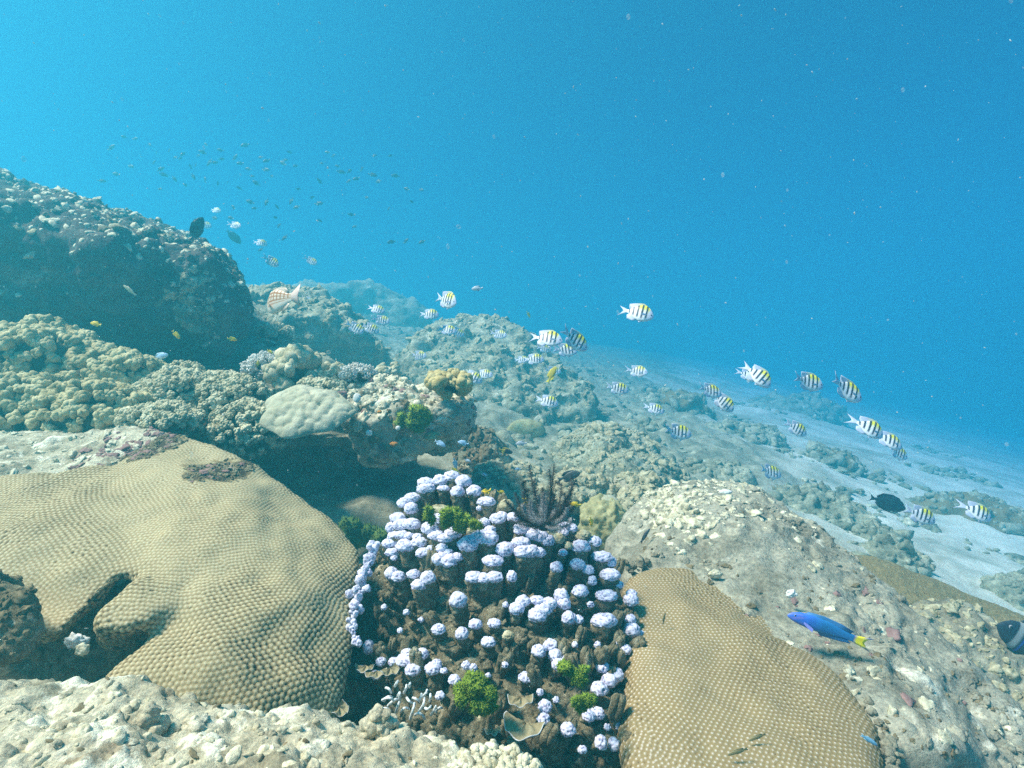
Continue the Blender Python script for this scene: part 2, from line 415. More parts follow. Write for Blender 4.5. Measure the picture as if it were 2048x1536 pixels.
def rock(name, label, hulls, voxel, mat, disp, smooth=6, coarse=None, csmooth=5, cat="rock", group=None, seed=0, knob=None, warp=None):
    V, N, fs = hull_surface(hulls, voxel, smooth, coarse, csmooth)
    for k, (amp, sc, oc) in enumerate(disp):
        V = V + N * (amp * fbm(V * sc, oc, seed + 7 * k))[:, None]
    if knob:
        for amp, sc, thr in knob:
            msk = sstep(thr, thr + 0.3, fbm(V * sc * 0.25, 3, seed + 40))
            V = V + N * (amp * dome(V * sc, seed + 50) * msk)[:, None]
    o = link_mesh(name, mesh_np(name, V, fs, M[mat]))
    tag(o, label, cat, group)
    return o, V, fs

# 1 the long dark boulder at left
big = [outl([(-260, 300, 2.64), (0, 352, 2.68), (70, 376, 2.68), (150, 418, 2.64), (260, 447, 2.64), (350, 470, 2.64), (430, 500, 2.64), (485, 540, 2.64), (508, 575, 2.68), (510, 610, 2.68),
             (492, 650, 2.72), (455, 760, 2.80), (300, 830, 2.80), (-260, 860, 2.80)], 1.3, 0.8, 0.05),
       [P(*q) for q in [(-260, 430, 2.24), (0, 420, 2.26), (120, 450, 2.24), (240, 505, 2.28), (330, 515, 2.32), (430, 530, 2.44), (470, 620, 2.52), (420, 740, 2.64), (-260, 760, 2.56),
                        (-260, 318, 2.88), (0, 356, 2.88), (300, 448, 2.88), (440, 520, 2.88), (440, 760, 2.88), (-260, 780, 2.88)]]]
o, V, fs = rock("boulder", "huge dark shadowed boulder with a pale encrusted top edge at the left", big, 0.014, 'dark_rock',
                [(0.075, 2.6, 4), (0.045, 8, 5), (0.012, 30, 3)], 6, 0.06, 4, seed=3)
top = lambda C, nn: np.clip(nn[:, 2] - 0.15, 0, 1) * (C[:, 2] > 0.34)
growth("encrusting_growth", V, fs, 6500, (0.004, 0.018), M['growth_pale'], o, top, 2, (1.2, 1, 0.5), 0.6)
growth("tan_growth", V, fs, 2000, (0.004, 0.016), M['growth_tan'], o, top, 2, (1.2, 1, 0.5), 0.6)
growth("brown_tuft", V, fs, 500, (0.006, 0.022), M['growth_brown'], o, top, 3, (1, 1, 0.6))
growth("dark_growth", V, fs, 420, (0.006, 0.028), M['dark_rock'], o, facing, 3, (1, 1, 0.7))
pp_ = P(345, 600, 2.3)
growth("pale_patch", V, fs, 160, (0.006, 0.026), M['far_rock'], o, lambda C, nn: facing(C, nn) * np.exp(-(((C - pp_) / np.array((0.055, 0.4, 0.085))) ** 2).sum(1)), 3, (1, 1, 0.3))
BIG = o

# 2 ledges behind it
o, V, fs = rock("reef_rock", "flat topped rock behind the checkered fish with a dark undercut side",
    [outl([(470, 592, 4.2), (520, 580, 4.3), (590, 574, 4.4), (655, 586, 4.4), (690, 612, 4.3), (715, 650, 4.2), (760, 690, 4.2), (790, 730, 4.3), (760, 790, 4.4), (480, 780, 4.3)], 0.9, 0.85),
     [P(*q) for q in [(470, 625, 3.95), (560, 632, 3.95), (640, 620, 4.0), (690, 650, 4.05), (690, 740, 4.2), (470, 730, 4.1), (480, 600, 4.5), (650, 600, 4.5), (680, 740, 4.6), (480, 740, 4.6)]]],
    0.022, 'far_rock', [(0.07, 2.4, 4), (0.045, 9, 5), (0.016, 28, 3)], 5, 0.08, 4, seed=11, knob=[(0.018, 18, -0.1)])
growth("encrusting_growth", V, fs, 500, (0.014, 0.05), M['growth_tan'], o, up, 3)
o, V, fs = rock("reef_rock", "low rounded silty rock in front of the flat topped rock",
    [outl([(400, 740, 2.9), (440, 700, 3.0), (500, 680, 3.0), (580, 684, 3.0), (650, 704, 3.0), (700, 740, 2.95), (745, 790, 2.9), (700, 860, 2.9), (420, 850, 2.9)], 1.0, 0.8)],
    0.016, 'far_rock', [(0.05, 2.6, 4), (0.025, 10, 4)], 8, 0.07, 5, seed=17)
growth("encrusting_growth", V, fs, 300, (0.008, 0.026), M['growth_tan'], o, up, 3)
o, V, fs = rock("reef_rock", "long sloping slab of dark reef rock across the middle distance",
    [outl([(770, 720, 5.0), (820, 690, 5.1), (870, 650, 5.3), (940, 628, 5.5), (1000, 640, 5.5), (1060, 665, 5.4), (1120, 715, 5.2), (1180, 775, 5.0), (1205, 800, 4.9), (1195, 850, 4.8), (1040, 900, 4.7), (800, 880, 4.8)], 1.3, 0.8),
     [P(*q) for q in [(800, 770, 4.7), (900, 740, 4.75), (1010, 780, 4.6), (1110, 840, 4.5), (1110, 900, 4.5), (900, 900, 4.5), (860, 680, 5.3), (1000, 680, 5.3), (1120, 800, 5.2)]]],
    0.026, 'far_rock', [(0.09, 1.8, 4), (0.05, 7, 5), (0.02, 24, 3)], 5, 0.09, 4, seed=23, knob=[(0.02, 14, -0.1)])
growth("encrusting_growth", V, fs, 1400, (0.010, 0.045), M['growth_tan'], o, up, 3)
o, V, fs = rock("reef_rock", "dim hazy rock far behind the flat topped rock",
    [outl([(480, 580, 9.5), (620, 568, 9.8), (740, 568, 10.0), (830, 600, 10.0), (870, 660, 10.0), (780, 740, 9.5), (500, 720, 9.5)], 2.0, 0.8)],
    0.06, 'far_rock', [(0.2, 1.2, 4), (0.1, 4, 4)], 5, seed=29)
o, V, fs = rock("reef_rock", "rough knobbly rock in the centre above the feather star",
    [outl([(1105, 900, 3.3), (1140, 862, 3.45), (1190, 845, 3.5), (1240, 860, 3.5), (1300, 890, 3.4), (1350, 925, 3.3), (1390, 960, 3.2), (1370, 1010, 3.0), (1150, 1010, 2.9), (1090, 950, 3.1)], 0.7, 0.85),
     [P(*q) for q in [(1130, 930, 2.95), (1220, 915, 3.0), (1310, 955, 2.9), (1320, 1020, 2.8), (1140, 1010, 2.75), (1190, 860, 3.4), (1300, 910, 3.3)]]],
    0.016, 'far_rock', [(0.06, 2.6, 4), (0.04, 9, 5), (0.016, 30, 3)], 5, 0.06, 4, seed=31, knob=[(0.014, 26, -0.05)])
growth("encrusting_growth", V, fs, 900, (0.006, 0.028), M['growth_tan'], o, vis, 3)
lows = [("low lumpy rock behind the tallest lilac coral fingers", [(935, 955, 2.5), (975, 930, 2.55), (1050, 930, 2.55), (1110, 945, 2.5), (1130, 1000, 2.35), (1040, 1035, 2.2), (950, 1010, 2.3)], 37),
        ("smooth greenish rock right behind the feather star", [(1100, 985, 2.2), (1130, 955, 2.3), (1180, 945, 2.35), (1230, 970, 2.3), (1235, 1020, 2.15), (1160, 1035, 2.05), (1110, 1020, 2.1)], 41),
        ("yellowish knobbly rock left of the large grey boulder", [(1225, 985, 2.25), (1262, 962, 2.3), (1310, 960, 2.3), (1340, 985, 2.25), (1320, 1045, 2.1), (1235, 1045, 2.05)], 43),
        ("shaded rock under the overhang beside two pale blue fish", [(915, 880, 2.7), (960, 868, 2.8), (1000, 885, 2.8), (1015, 925, 2.7), (970, 975, 2.6), (900, 960, 2.6)], 47)]
for lab, pts, sdn in lows:
    o, V, fs = rock("reef_rock", lab, [outl(pts, 0.4, 0.85)], 0.012, 'far_rock' if sdn != 43 else 'pale_rock', [(0.05, 3.2, 4), (0.03, 12, 5)], 4, 0.05, 4, seed=sdn, knob=[(0.010, 36, -0.1)])
    growth("encrusting_growth", V, fs, 260, (0.007, 0.024), M['growth_tan' if sdn != 47 else 'growth_brown'], o, vis, 3)

# 3 reef rock carrying the knobbly corals and the overhanging one with the plate coral
o, V, fs = rock("reef_rock", "dark hollowed rock under the knobbly corals, mostly in shadow",
    [outl([(-150, 740, 2.25), (40, 700, 2.35), (170, 735, 2.35), (310, 770, 2.35), (440, 795, 2.4), (560, 770, 2.35), (640, 800, 2.3), (640, 870, 2.25), (560, 960, 2.25), (300, 960, 2.0), (-150, 930, 1.95)], 0.6, 0.85),
     [P(*q) for q in [(380, 835, 1.92), (560, 845, 1.90), (700, 845, 1.92), (760, 860, 1.98), (740, 900, 2.0), (560, 895, 1.94), (380, 890, 1.92), (400, 820, 2.6), (800, 830, 2.7), (800, 930, 2.7), (400, 900, 2.6)]],
     outl([(480, 870, 2.35), (780, 880, 2.35), (840, 930, 2.35), (850, 1000, 2.3), (800, 1110, 2.2), (520, 1110, 2.1)], 0.35, 0.95)],
    0.014, 'rock', [(0.05, 2.6, 4), (0.035, 9, 5)], 5, 0.06, 4, seed=53)
growth("encrusting_growth", V, fs, 260, (0.008, 0.024), M['growth_brown'], o, facing, 3)
o, V, fs = rock("reef_rock", "pale encrusted overhanging rock in the middle carrying a green algae tuft",
    [outl([(640, 800, 1.98), (690, 764, 2.05), (770, 766, 2.1), (850, 774, 2.1), (915, 778, 2.1), (945, 800, 2.05), (955, 840, 2.05), (945, 880, 2.1), (890, 915, 2.1), (800, 900, 2.1), (690, 880, 2.1)], 0.45, 0.85),
     [P(*q) for q in [(700, 800, 1.86), (790, 800, 1.84), (880, 815, 1.86), (930, 845, 1.92), (905, 888, 1.92), (840, 905, 1.88), (770, 935, 1.90), (735, 940, 1.94), (715, 900, 1.92), (690, 850, 1.92), (740, 950, 2.05), (800, 910, 2.15), (700, 780, 2.1), (920, 790, 2.1)]]],
    0.009, 'pale_rock', [(0.030, 4, 4), (0.018, 15, 5)], 5, 0.05, 4, seed=59, knob=[(0.018, 28, -0.05)])
growth("encrusting_growth", V, fs, 420, (0.005, 0.022), M['growth_pale'], o, vis, 3)
growth("brown_crust", V, fs, 120, (0.006, 0.020), M['growth_brown'], o, facing, 3, (1, 1, 0.4))
growth("pink_crust", V, fs, 40, (0.008, 0.022), M['pink'], o, facing, 3, (1, 1, 0.35))
MIDV, MIDF = V, fs

# 4 large grey boulder at right
rb = [outl([(1190, 1100, 1.55), (1215, 1050, 1.62), (1265, 1005, 1.68), (1330, 965, 1.72), (1400, 948, 1.75), (1480, 948, 1.75), (1540, 972, 1.72), (1600, 1040, 1.62), (1700, 1112, 1.5), (1800, 1190, 1.38), (1900, 1295, 1.22), (2120, 1470, 1.05),
             (2200, 1700, 0.95), (1700, 1750, 0.85), (1400, 1500, 1.1), (1220, 1200, 1.4)], 0.35, 0.85, -0.1),
      [P(*q) for q in [(1250, 1120, 1.38), (1340, 1040, 1.5), (1450, 1010, 1.52), (1560, 1060, 1.46), (1640, 1150, 1.34), (1750, 1250, 1.18), (1880, 1400, 1.0), (2000, 1560, 0.86), (1800, 1600, 0.82), (1700, 1480, 0.92), (1550, 1280, 1.12), (1400, 1180, 1.25),
                       (1400, 970, 1.85), (1600, 1080, 1.75), (1900, 1350, 1.4), (1500, 1300, 1.5), (1300, 1150, 1.6)]]]
o, V, fs = rock("boulder", "large smooth grey boulder sloping down to the lower right corner", rb, 0.0075, 'grey_rock',
                [(0.035, 3.0, 4), (0.010, 16, 5)], 8, 0.045, 5, seed=61, knob=[(0.012, 34, 0.05)])
rb_m = lambda C, nn: vis(C, nn) * (0.05 + sstep(0.05, 0.4, fbm(C * 5, 3, 77)) + 0.5 * (C[:, 0] > 0.70))
growth("encrusting_growth", V, fs, 500, (0.003, 0.011), M['grey_rock'], o, rb_m, 3, (1, 1, 0.5))
growth("pale_crust", V, fs, 130, (0.003, 0.012), M['growth_pale'], o, rb_m, 3, (1.2, 1, 0.28))
growth("brown_tuft", V, fs, 450, (0.002, 0.007), M['growth_brown'], o, lambda C, nn: facing(C, nn) * sstep(-0.05, 0.35, fbm(C * 4, 3, 99)), 3)
growth("pink_crust", V, fs, 60, (0.004, 0.014), M['pink'], o, lambda C, nn: facing(C, nn) * (C[:, 2] < -0.45), 3, (1, 1, 0.3))
crest = lambda C, nn: np.clip(nn[:, 2], 0, 1) * np.exp(-((C[:, 2] + 0.29) / 0.05) ** 2) * (C[:, 0] < 0.85)
growth("crest_crust", V, fs, 360, (0.003, 0.012), M['growth_pale'], o, crest, 3, (1.2, 1, 0.32), 0.9)
cc = P(1352, 1012, 1.52)
growth("cream_crust", V, fs, 150, (0.005, 0.015), M['growth_pale'], o, lambda C, nn: facing(C, nn) * np.exp(-(((C - cc) / np.array((0.055, 0.2, 0.045))) ** 2).sum(1)), 3, (1, 1, 0.75), 0.5)
eb = np.array([(1250, 1140, 1.31), (1310, 1122, 1.35), (1380, 1120, 1.35), (1455, 1158, 1.30), (1550, 1222, 1.21), (1645, 1292, 1.11), (1720, 1388, 0.99), (1772, 1485, 0.89), (1795, 1560, 0.82)], float)
tt = rng.random(330) * 8; i0 = tt.astype(int); ee = eb[i0] + (eb[np.minimum(i0 + 1, 8)] - eb[i0]) * (tt - i0)[:, None]
pe = np.array([P(a + rng.normal() * 7 + 3, b + rng.normal() * 6 - 3, c_ + 0.005) for a, b, c_ in ee])
tV, tF = ico(3); se = 0.0025 + 0.007 * rng.random(330) ** 2.5
W, Fc = scatter(tV, tF, pe, np.tile((0.0, -0.5, 0.86), (330, 1)), se, 0.2, (1.2, 1, 0.7)); C_ = np.repeat(pe, len(tV), 0)
W = C_ + (W - C_) * (1 + 0.6 * fbm((W - C_) / np.repeat(se, len(tV))[:, None] * 1.2 + C_ * 90, 3, 8))[:, None]
g = link_mesh("edge_rubble", mesh_np("edge_rubble", W, [Fc], M['rock']), o); g["kind"] = "stuff"
RBV, RBF = V, fs
o, V, fs = rock("reef_rock", "rough brown slab at the right edge beyond the large grey boulder",
    [outl([(1790, 1240, 1.55), (1850, 1212, 1.6), (1930, 1225, 1.6), (2010, 1270, 1.55), (2140, 1330, 1.5), (2140, 1500, 1.3), (1960, 1420, 1.35), (1830, 1300, 1.45)], 0.35, 0.85)],
    0.009, 'rock', [(0.03, 4, 4), (0.016, 15, 5)], 5, 0.04, 4, seed=67, knob=[(0.014, 30, -0.1)])
growth("encrusting_growth", V, fs, 260, (0.004, 0.016), M['growth_tan'], o, vis, 3)

# 5 rocks in the near left
o, V, fs = rock("reef_rock", "long pale dead rock along the left edge behind the large tan brain coral",
    [outl([(-150, 880, 1.55), (0, 868, 1.6), (100, 872, 1.6), (200, 880, 1.55), (290, 862, 1.55), (350, 872, 1.5), (330, 930, 1.4), (200, 960, 1.36), (90, 962, 1.33), (-150, 1000, 1.25)], 0.3, 0.9)],
    0.007, 'near_rock', [(0.03, 4, 4), (0.010, 20, 5)], 6, 0.035, 5, seed=71, knob=[(0.008, 50, 0.0)])
growth("encrusting_growth", V, fs, 200, (0.003, 0.012), M['growth_pale'], o, vis, 3, (1, 1, 0.5))
growth("pink_crust", V, fs, 60, (0.004, 0.014), M['pink'], o, lambda C, nn: vis(C, nn) * (C[:, 0] > -1.1), 3, (1, 1, 0.4))
o, V, fs = rock("reef_rock", "small mottled rock at the left edge under the brain coral lobe",
    [outl([(-140, 1150, 0.80), (-20, 1140, 0.82), (40, 1158, 0.82), (82, 1200, 0.81), (98, 1250, 0.80), (80, 1325, 0.78), (-140, 1345, 0.74)], 0.12, 0.85)],
    0.005, 'column', [(0.02, 6, 4), (0.008, 28, 5)], 5, 0.025, 4, seed=73, knob=[(0.006, 60, -0.05)])
growth("encrusting_growth", V, fs, 200, (0.002, 0.008), M['growth_brown'], o, vis, 3)
o, V, fs = rock("reef_rock", "dark rock deep in the gap under the tan brain coral",
    [outl([(-100, 1235, 0.99), (300, 1180, 1.04), (700, 1350, 1.08), (860, 1380, 1.1), (900, 1500, 1.0), (700, 1700, 0.95), (-100, 1600, 0.95)], 0.3, 0.9)],
    0.008, 'column', [(0.03, 5, 4), (0.016, 18, 5)], 5, seed=79)
growth("brown_tuft", V, fs, 220, (0.003, 0.012), M['growth_brown'], o, facing, 3)
fr = [outl([(-150, 1375, 0.66), (0, 1360, 0.68), (120, 1352, 0.70), (190, 1372, 0.70), (300, 1398, 0.69), (400, 1420, 0.68), (500, 1434, 0.68), (560, 1440, 0.69), (640, 1458, 0.68), (740, 1462, 0.68), (800, 1452, 0.68), (850, 1490, 0.66), (960, 1520, 0.64), (1100, 1550, 0.62),
             (1150, 1800, 0.5), (-150, 1800, 0.46)], 0.16, 0.9, -0.05),
      [P(*q) for q in [(-150, 1500, 0.50), (150, 1480, 0.54), (400, 1500, 0.56), (650, 1530, 0.58), (860, 1560, 0.56), (1060, 1620, 0.52), (-150, 1760, 0.42), (1000, 1760, 0.46), (0, 1400, 0.68), (500, 1470, 0.7), (800, 1490, 0.68), (800, 1800, 0.6)]]]
o, V, fs = rock("boulder", "pale gritty foreground rock along the bottom left", fr, 0.0036, 'near_rock',
                [(0.022, 7, 4), (0.008, 30, 5)], 6, 0.022, 4, seed=83, knob=[(0.007, 70, -0.1)])
growth("encrusting_growth", V, fs, 300, (0.0018, 0.008), M['growth_pale'], o, vis, 3, (1, 1, 0.6), 0.32)
growth("brown_tuft", V, fs, 90, (0.0015, 0.006), M['growth_brown'], o, vis, 3, (1, 1, 0.5), 0.4)
growth("rubble", V, fs, 420, (0.0015, 0.008), M['near_rock'], o, vis, 3, (1, 1, 0.6), 0.32)
FRV, FRF = V, fs
for (px, py, d, rr, lab, mt) in [(290, 1440, 0.60, 0.020, "tall pale nub standing on the foreground rock at the bottom left", 'near_rock'),
                                 (760, 1440, 0.665, 0.020, "cream pointed nub at the right end of the foreground rock", 'near_rock')]:
    n = 70; c = P(px, py, d); hh = rng.random(n); pts = c + rng.normal(size=(n, 3)) * (rr * np.array((.75, .6, .1)))[None] * (1.15 - hh[:, None]); pts[:, 2] += rr * (2.0 * hh - 1.5)
    W, Fc = scatter(*ico(3), pts, np.repeat([[0, -0.3, 0.95]], n, 0), rr * (0.22 + 0.22 * rng.random(n)))
    W = W + 0.0030 * np.stack([fbm(W * 130, 3, 5), fbm(W * 130, 3, 6), fbm(W * 130, 3, 7)], 1)
    tag(link_mesh("coral_nub", mesh_np("coral_nub", W, [Fc], M[mt])), lab, "coral")

# 6 round coral heads and boulders scattered on the sand
vis_up = lambda C, nn: np.clip(nn[:, 2] + 0.3, 0, 1)
def on_ground(px, py):
    k, z = (px - 1024) / F, -(py - 768) / F
    y = 0.92 / (-0.23 * k + 0.15 - z); return np.array((k * y, y, z * y))
heads = [(1650, 905, 62, 34, "rounded dark coral head alone on the sand below two paired striped fish"),
         (1600, 985, 80, 34, "flat dark coral patch just beyond the top of the large grey boulder"),
         (1745, 1060, 64, 28, "small dark coral head on the sand by the black fish"),
         (1775, 1095, 76, 48, "dark rounded coral head on the sand under the black fish"),
         (1920, 1000, 110, 34, "wide low dark coral patch beside the rightmost striped fish"),
         (2030, 1160, 70, 50, "dusky rounded coral head at the right edge on the sand"),
         (1470, 850, 90, 32, "low dark rock on the sand right of the central knobbly rock"),
         (1420, 930, 80, 30, "hazy low rock just beyond the left top of the grey boulder"),
         (1330, 790, 90, 30, "faint dark rock on the distant sand left of the striped fish pair"),
         (1570, 800, 110, 26, "faint far dark patch of rock near the sand horizon"),
         (1660, 1010, 90, 40, "encrusted low rock on the sand behind the grey boulder shoulder"),
         (1290, 850, 60, 26, "small dim rock on the sand beyond the knobbly rock")]
for k, (px, py, w_, h_, lab) in enumerate(heads):
    c = on_ground(px, py + h_ * 0.7); rx, rz = S(w_, c[1]) / 1.0, S(h_, c[1]) * 1.3
    V, Fc = ico(5); V = V.copy()
    V = V * (1 + 0.22 * fbm(V * 1.2 + k * 9.1, 3, k))[:, None]
    q = V * np.array((rx, rx * 0.8, rz)); q = q + V * (0.10 * rx * fbm(q * 4 / rx, 5, k + 3, 0.6) + 0.03 * rx * dome(q * 9 / rx, k))[:, None]
    o = tag(link_mesh("coral_bommie", mesh_np("coral_bommie", q, [Fc], M['far_rock' if k % 4 else 'brain_far'])), lab, "coral mound", "coral mounds and rocks scattered on the sand")
    o.location = c - np.array((0, 0, rz * 0.35))
    g = growth("encrusting_growth", q, [Fc], 150, (0.012 * c[1] / 4, 0.05 * c[1] / 4), M['far_rock'], None, vis_up, 2, (1, 1, 0.8)); g.parent = o
# yellowish smooth dome far in the middle
c = P(1052, 862, 4.0); V, Fc = ico(5); q = V * np.array((0.135, 0.12, 0.085)) * (1 + 0.06 * fbm(V * 1.5, 3, 4))[:, None]
o = tag(link_mesh("coral_bommie", mesh_np("coral_bommie", q, [Fc], M['lemon'])), "smooth olive dome of coral in the hazy middle distance", "coral mound"); o.location = c
c = P(1205, 1050, 1.95); V, Fc = ico(5); q = V * np.array((0.075, 0.07, 0.085)) * (1 + 0.22 * fbm(V * 2, 5, 14, 0.62) + 0.12 * dome(V * 4, 3))[:, None]
o = tag(link_mesh("coral_bommie", mesh_np("coral_bommie", q, [Fc], M['lemon'])), "lemon green lump of coral beside a yellow fish left of the grey boulder", "coral mound"); o.location = c
c = P(1213, 1012, 1.97); V, Fc = ico(4); q = V * np.array((0.05, 0.045, 0.038)) * (1 + 0.10 * fbm(V * 2, 3, 15))[:, None]
o = tag(link_mesh("coral_bommie", mesh_np("coral_bommie", q, [Fc], M['plate'])), "smooth pale round coral resting on the lemon green lump", "coral mound"); o.location = c
# ------------------------------------------------------------------ massive corals with polyps
def relax(V, faces, N, s, cond, iters):
    f = faces[0]
    bvh = BVHTree.FromPolygons([Vector(v) for v in V], [list(map(int, q)) for q in f])
    n_ = (N * cond[:, None]).sum(0); n_ = n_ / np.linalg.norm(n_)
    e1 = np.cross((0, 0, 1), n_); e1 /= np.linalg.norm(e1); e2 = np.cross(n_, e1)
    # start: a hex lattice laid over the visible side, dropped on to the surface
    uv = np.stack((V @ e1, V @ e2), 1)[cond > 0]
    lo, hi = uv.min(0) - 6 * s, uv.max(0) + 6 * s; pts = []
    s0 = s * 0.92; wx_ = lambda a, b: (s * 1.9 * math.sin(a * 9 + 2.1 * math.sin(b * 7 + 1)) + s * 0.5 * math.sin(b * 31 + 2 * math.sin(a * 17)), s * 1.9 * math.sin(b * 8 + 2.4 * math.sin(a * 6.5)) + s * 0.5 * math.sin(a * 29 + b * 13))
    top = (V @ n_).max() + 0.1
    for j, b in enumerate(np.arange(lo[1], hi[1], s0 * 0.866)):
        for a in np.arange(lo[0] + (j % 2) * s0 / 2, hi[0], s0):
            wq = wx_(a, b); o = Vector(e1 * (a + wq[0]) + e2 * (b + wq[1]) + n_ * top); h = bvh.ray_cast(o, Vector(-n_))
            if h[0] is not None: pts.append(h[0] + Vector(rng.normal(size=3) * s * 0.16))
    pts = np.array([p[:] for p in pts])
    for it in range(iters):
        kd = KDTree(len(pts))
        for i, p in enumerate(pts): kd.insert(p, i)
        kd.balance(); mv = np.zeros_like(pts)
        for i, p in enumerate(pts):
            for q, j, d in kd.find_range(p, s * 1.25):
                if j != i and d > 1e-7: mv[i] += (p - np.array(q)) / d * (s * 1.25 - d) * 0.16
        pts = pts + mv
        pts = np.array([bvh.find_nearest(Vector(p))[0][:] for p in pts])
    # fill holes left on the stretched flanks
    kd = KDTree(len(pts))
    for i, p in enumerate(pts): kd.insert(p, i)
    kd.balance(); extra = []; cand = V[(cond > 0)]; cand = cand[rng.permutation(len(cand))[:20000]]
    grid = {}
    for p in cand:
        if kd.find(p)[2] > s * 0.80:
            c = tuple(np.floor(p / (s * 0.9)).astype(int))
            if all((c[0] + a, c[1] + b, c[2] + g) not in grid or np.linalg.norm(grid[(c[0] + a, c[1] + b, c[2] + g)] - p) > s * 0.85 for a in (-1, 0, 1) for b in (-1, 0, 1) for g in (-1, 0, 1)):
                grid[c] = p; extra.append(p)
    if extra: pts = np.vstack((pts, extra))
    return pts

def brain_coral(label, hulls, voxel, s, mat, amp, disp, coarse, cs, seed, smooth=8, group=None, iters=8, dead=None):
    V, N, fs = hull_surface(hulls, voxel, smooth, coarse, cs)
    for k, (a, sc, oc) in enumerate(disp): V = V + N * (a * fbm(V * sc, oc, seed + 5 * k))[:, None]
    N = normals_of(V, fs)
    view = V / np.linalg.norm(V, axis=1, keepdims=True)
    cond = ((N * view).sum(1) < 0.25).astype(float)
    pts = relax(V, fs, N, s, cond, iters)
    kd = KDTree(len(pts))
    for i, p in enumerate(pts): kd.insert(p, i)
    kd.balance()
    d = np.array([kd.find(v)[2] if c else 9 for v, c in zip(V, cond)])
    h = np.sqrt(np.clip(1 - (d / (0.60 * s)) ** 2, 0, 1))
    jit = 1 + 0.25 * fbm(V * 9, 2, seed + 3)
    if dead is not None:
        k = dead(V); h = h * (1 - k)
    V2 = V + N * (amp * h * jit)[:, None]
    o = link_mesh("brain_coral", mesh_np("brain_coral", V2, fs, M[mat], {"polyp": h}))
    tag(o, label, "brain coral", group)
    return o, V2, fs

lobes = [
    outl([(330, 858, 1.38), (372, 866, 1.38), (425, 885, 1.36), (490, 915, 1.34), (560, 955, 1.32), (640, 1012, 1.28), (700, 1070, 1.22), (728, 1110, 1.18), (722, 1190, 1.08), (700, 1290, 1.0),
          (688, 1400, 0.90), (670, 1470, 0.86), (520, 1455, 0.81), (400, 1330, 0.86), (338, 1235, 0.90), (262, 1140, 0.97), (185, 1050, 1.06), (205, 960, 1.2), (255, 905, 1.32)], 0.16, 0.8, -0.05)
    + [P(*q) for q in [(400, 1000, 1.14), (520, 1080, 1.06), (600, 1180, 0.98), (560, 1300, 0.885), (450, 1290, 0.85), (350, 1120, 0.985), (620, 1370, 0.87)]],
    # lower left wedge
    outl([(345, 1240, 0.895), (175, 1392, 0.79), (330, 1450, 0.77), (520, 1460, 0.80), (620, 1380, 0.86), (520, 1200, 0.95), (420, 1200, 0.93)], 0.14, 0.85, -0.05) + [P(*q) for q in [(430, 1320, 0.825), (330, 1330, 0.82)]],
    # tongue between the two notches
    outl([(286, 1150, 0.940), (350, 1160, 0.94), (345, 1215, 0.892), (316, 1232, 0.868), (250, 1266, 0.84), (200, 1266, 0.834), (176, 1238, 0.842), (204, 1204, 0.865)], 0.10, 0.85, -0.04),
    # left lobe running out of frame
    outl([(-200, 985, 1.16), (0, 968, 1.2), (120, 945, 1.24), (210, 930, 1.26), (280, 1000, 1.14), (266, 1120, 0.985), (241, 1157, 0.955), (178, 1217, 0.905), (146, 1250, 0.885), (105, 1278, 0.865), (60, 1262, 0.87), (50, 1160, 0.94), (-200, 1150, 0.92)], 0.15, 0.8, -0.05)
    + [P(*q) for q in [(100, 1050, 1.02), (0, 1060, 1.01)]],
]
deadc = P(455, 940, 1.24)
def dead(V):
    k = sstep(0.042, 0.026, np.linalg.norm((V - deadc) * np.array((0.45, 0.4, 1.7)), axis=1) + 0.022 * fbm(V * 22, 4, 2))
    q = P(290, 885, 1.33); k2 = sstep(0.062, 0.04, np.linalg.norm((V - q) * np.array((0.8, 0.5, 1.2)), axis=1) + 0.02 * fbm(V * 24, 4, 3)); return np.maximum(k, k2)
BL, BLV, BLF = brain_coral("large tan brain coral mound with two dark notches filling the lower left", lobes, 0.0021, 0.0083, 'brain_l', 0.0025,
                 [(0.017, 5, 3), (0.005, 13, 2)], 0.012, 5, 101, 7, dead=dead)
g = growth("dead_patch", BLV, BLF, 700, (0.0015, 0.0065), M['column'], BL, lambda C, n_: dead(C) * np.clip(n_[:, 2] + 0.2, 0, 1), 3, (1, 1, 0.6)); g["label"] = "rough dead scars on the coral's crown"
g = growth("pink_crust", BLV, BLF, 90, (0.002, 0.010), M['pink'], BL, lambda C, n_: dead(C) * (C[:, 0] < -0.62) * np.clip(n_[:, 2] + 0.2, 0, 1), 3, (1, 1, 0.4)); g["label"] = "pinkish crust left of the crown"

rl = [outl([(1243, 1165, 1.26), (1262, 1140, 1.30), (1310, 1128, 1.33), (1375, 1128, 1.33), (1450, 1166, 1.28), (1545, 1230, 1.2), (1640, 1300, 1.1), (1712, 1395, 0.98), (1765, 1490, 0.88), (1790, 1640, 0.76), (1700, 1800, 0.68), (1250, 1800, 0.68),
            (1262, 1540, 0.80), (1288, 1400, 0.92), (1285, 1300, 1.02), (1262, 1230, 1.12)], 0.16, 0.8, -0.06)
      + [P(*q) for q in [(1380, 1250, 1.10), (1450, 1350, 0.97), (1560, 1400, 0.92), (1480, 1500, 0.82), (1600, 1560, 0.78), (1350, 1420, 0.90)]]]
BR, BRV, BRF = brain_coral("brown brain coral dome with fine pale dots filling the lower right centre", rl, 0.0021, 0.0080, 'brain_r', 0.0020,
                 [(0.016, 4.5, 3), (0.004, 13, 2)], 0.024, 5, 131, 8)
fl = [outl([(1650, 1110, 2.05), (1740, 1108, 2.1), (1830, 1150, 2.05), (1940, 1190, 1.98), (2100, 1250, 1.9), (2100, 1330, 1.75), (1960, 1290, 1.75), (1840, 1230, 1.8), (1700, 1180, 1.9)], 0.3, 0.85, -0.05)]
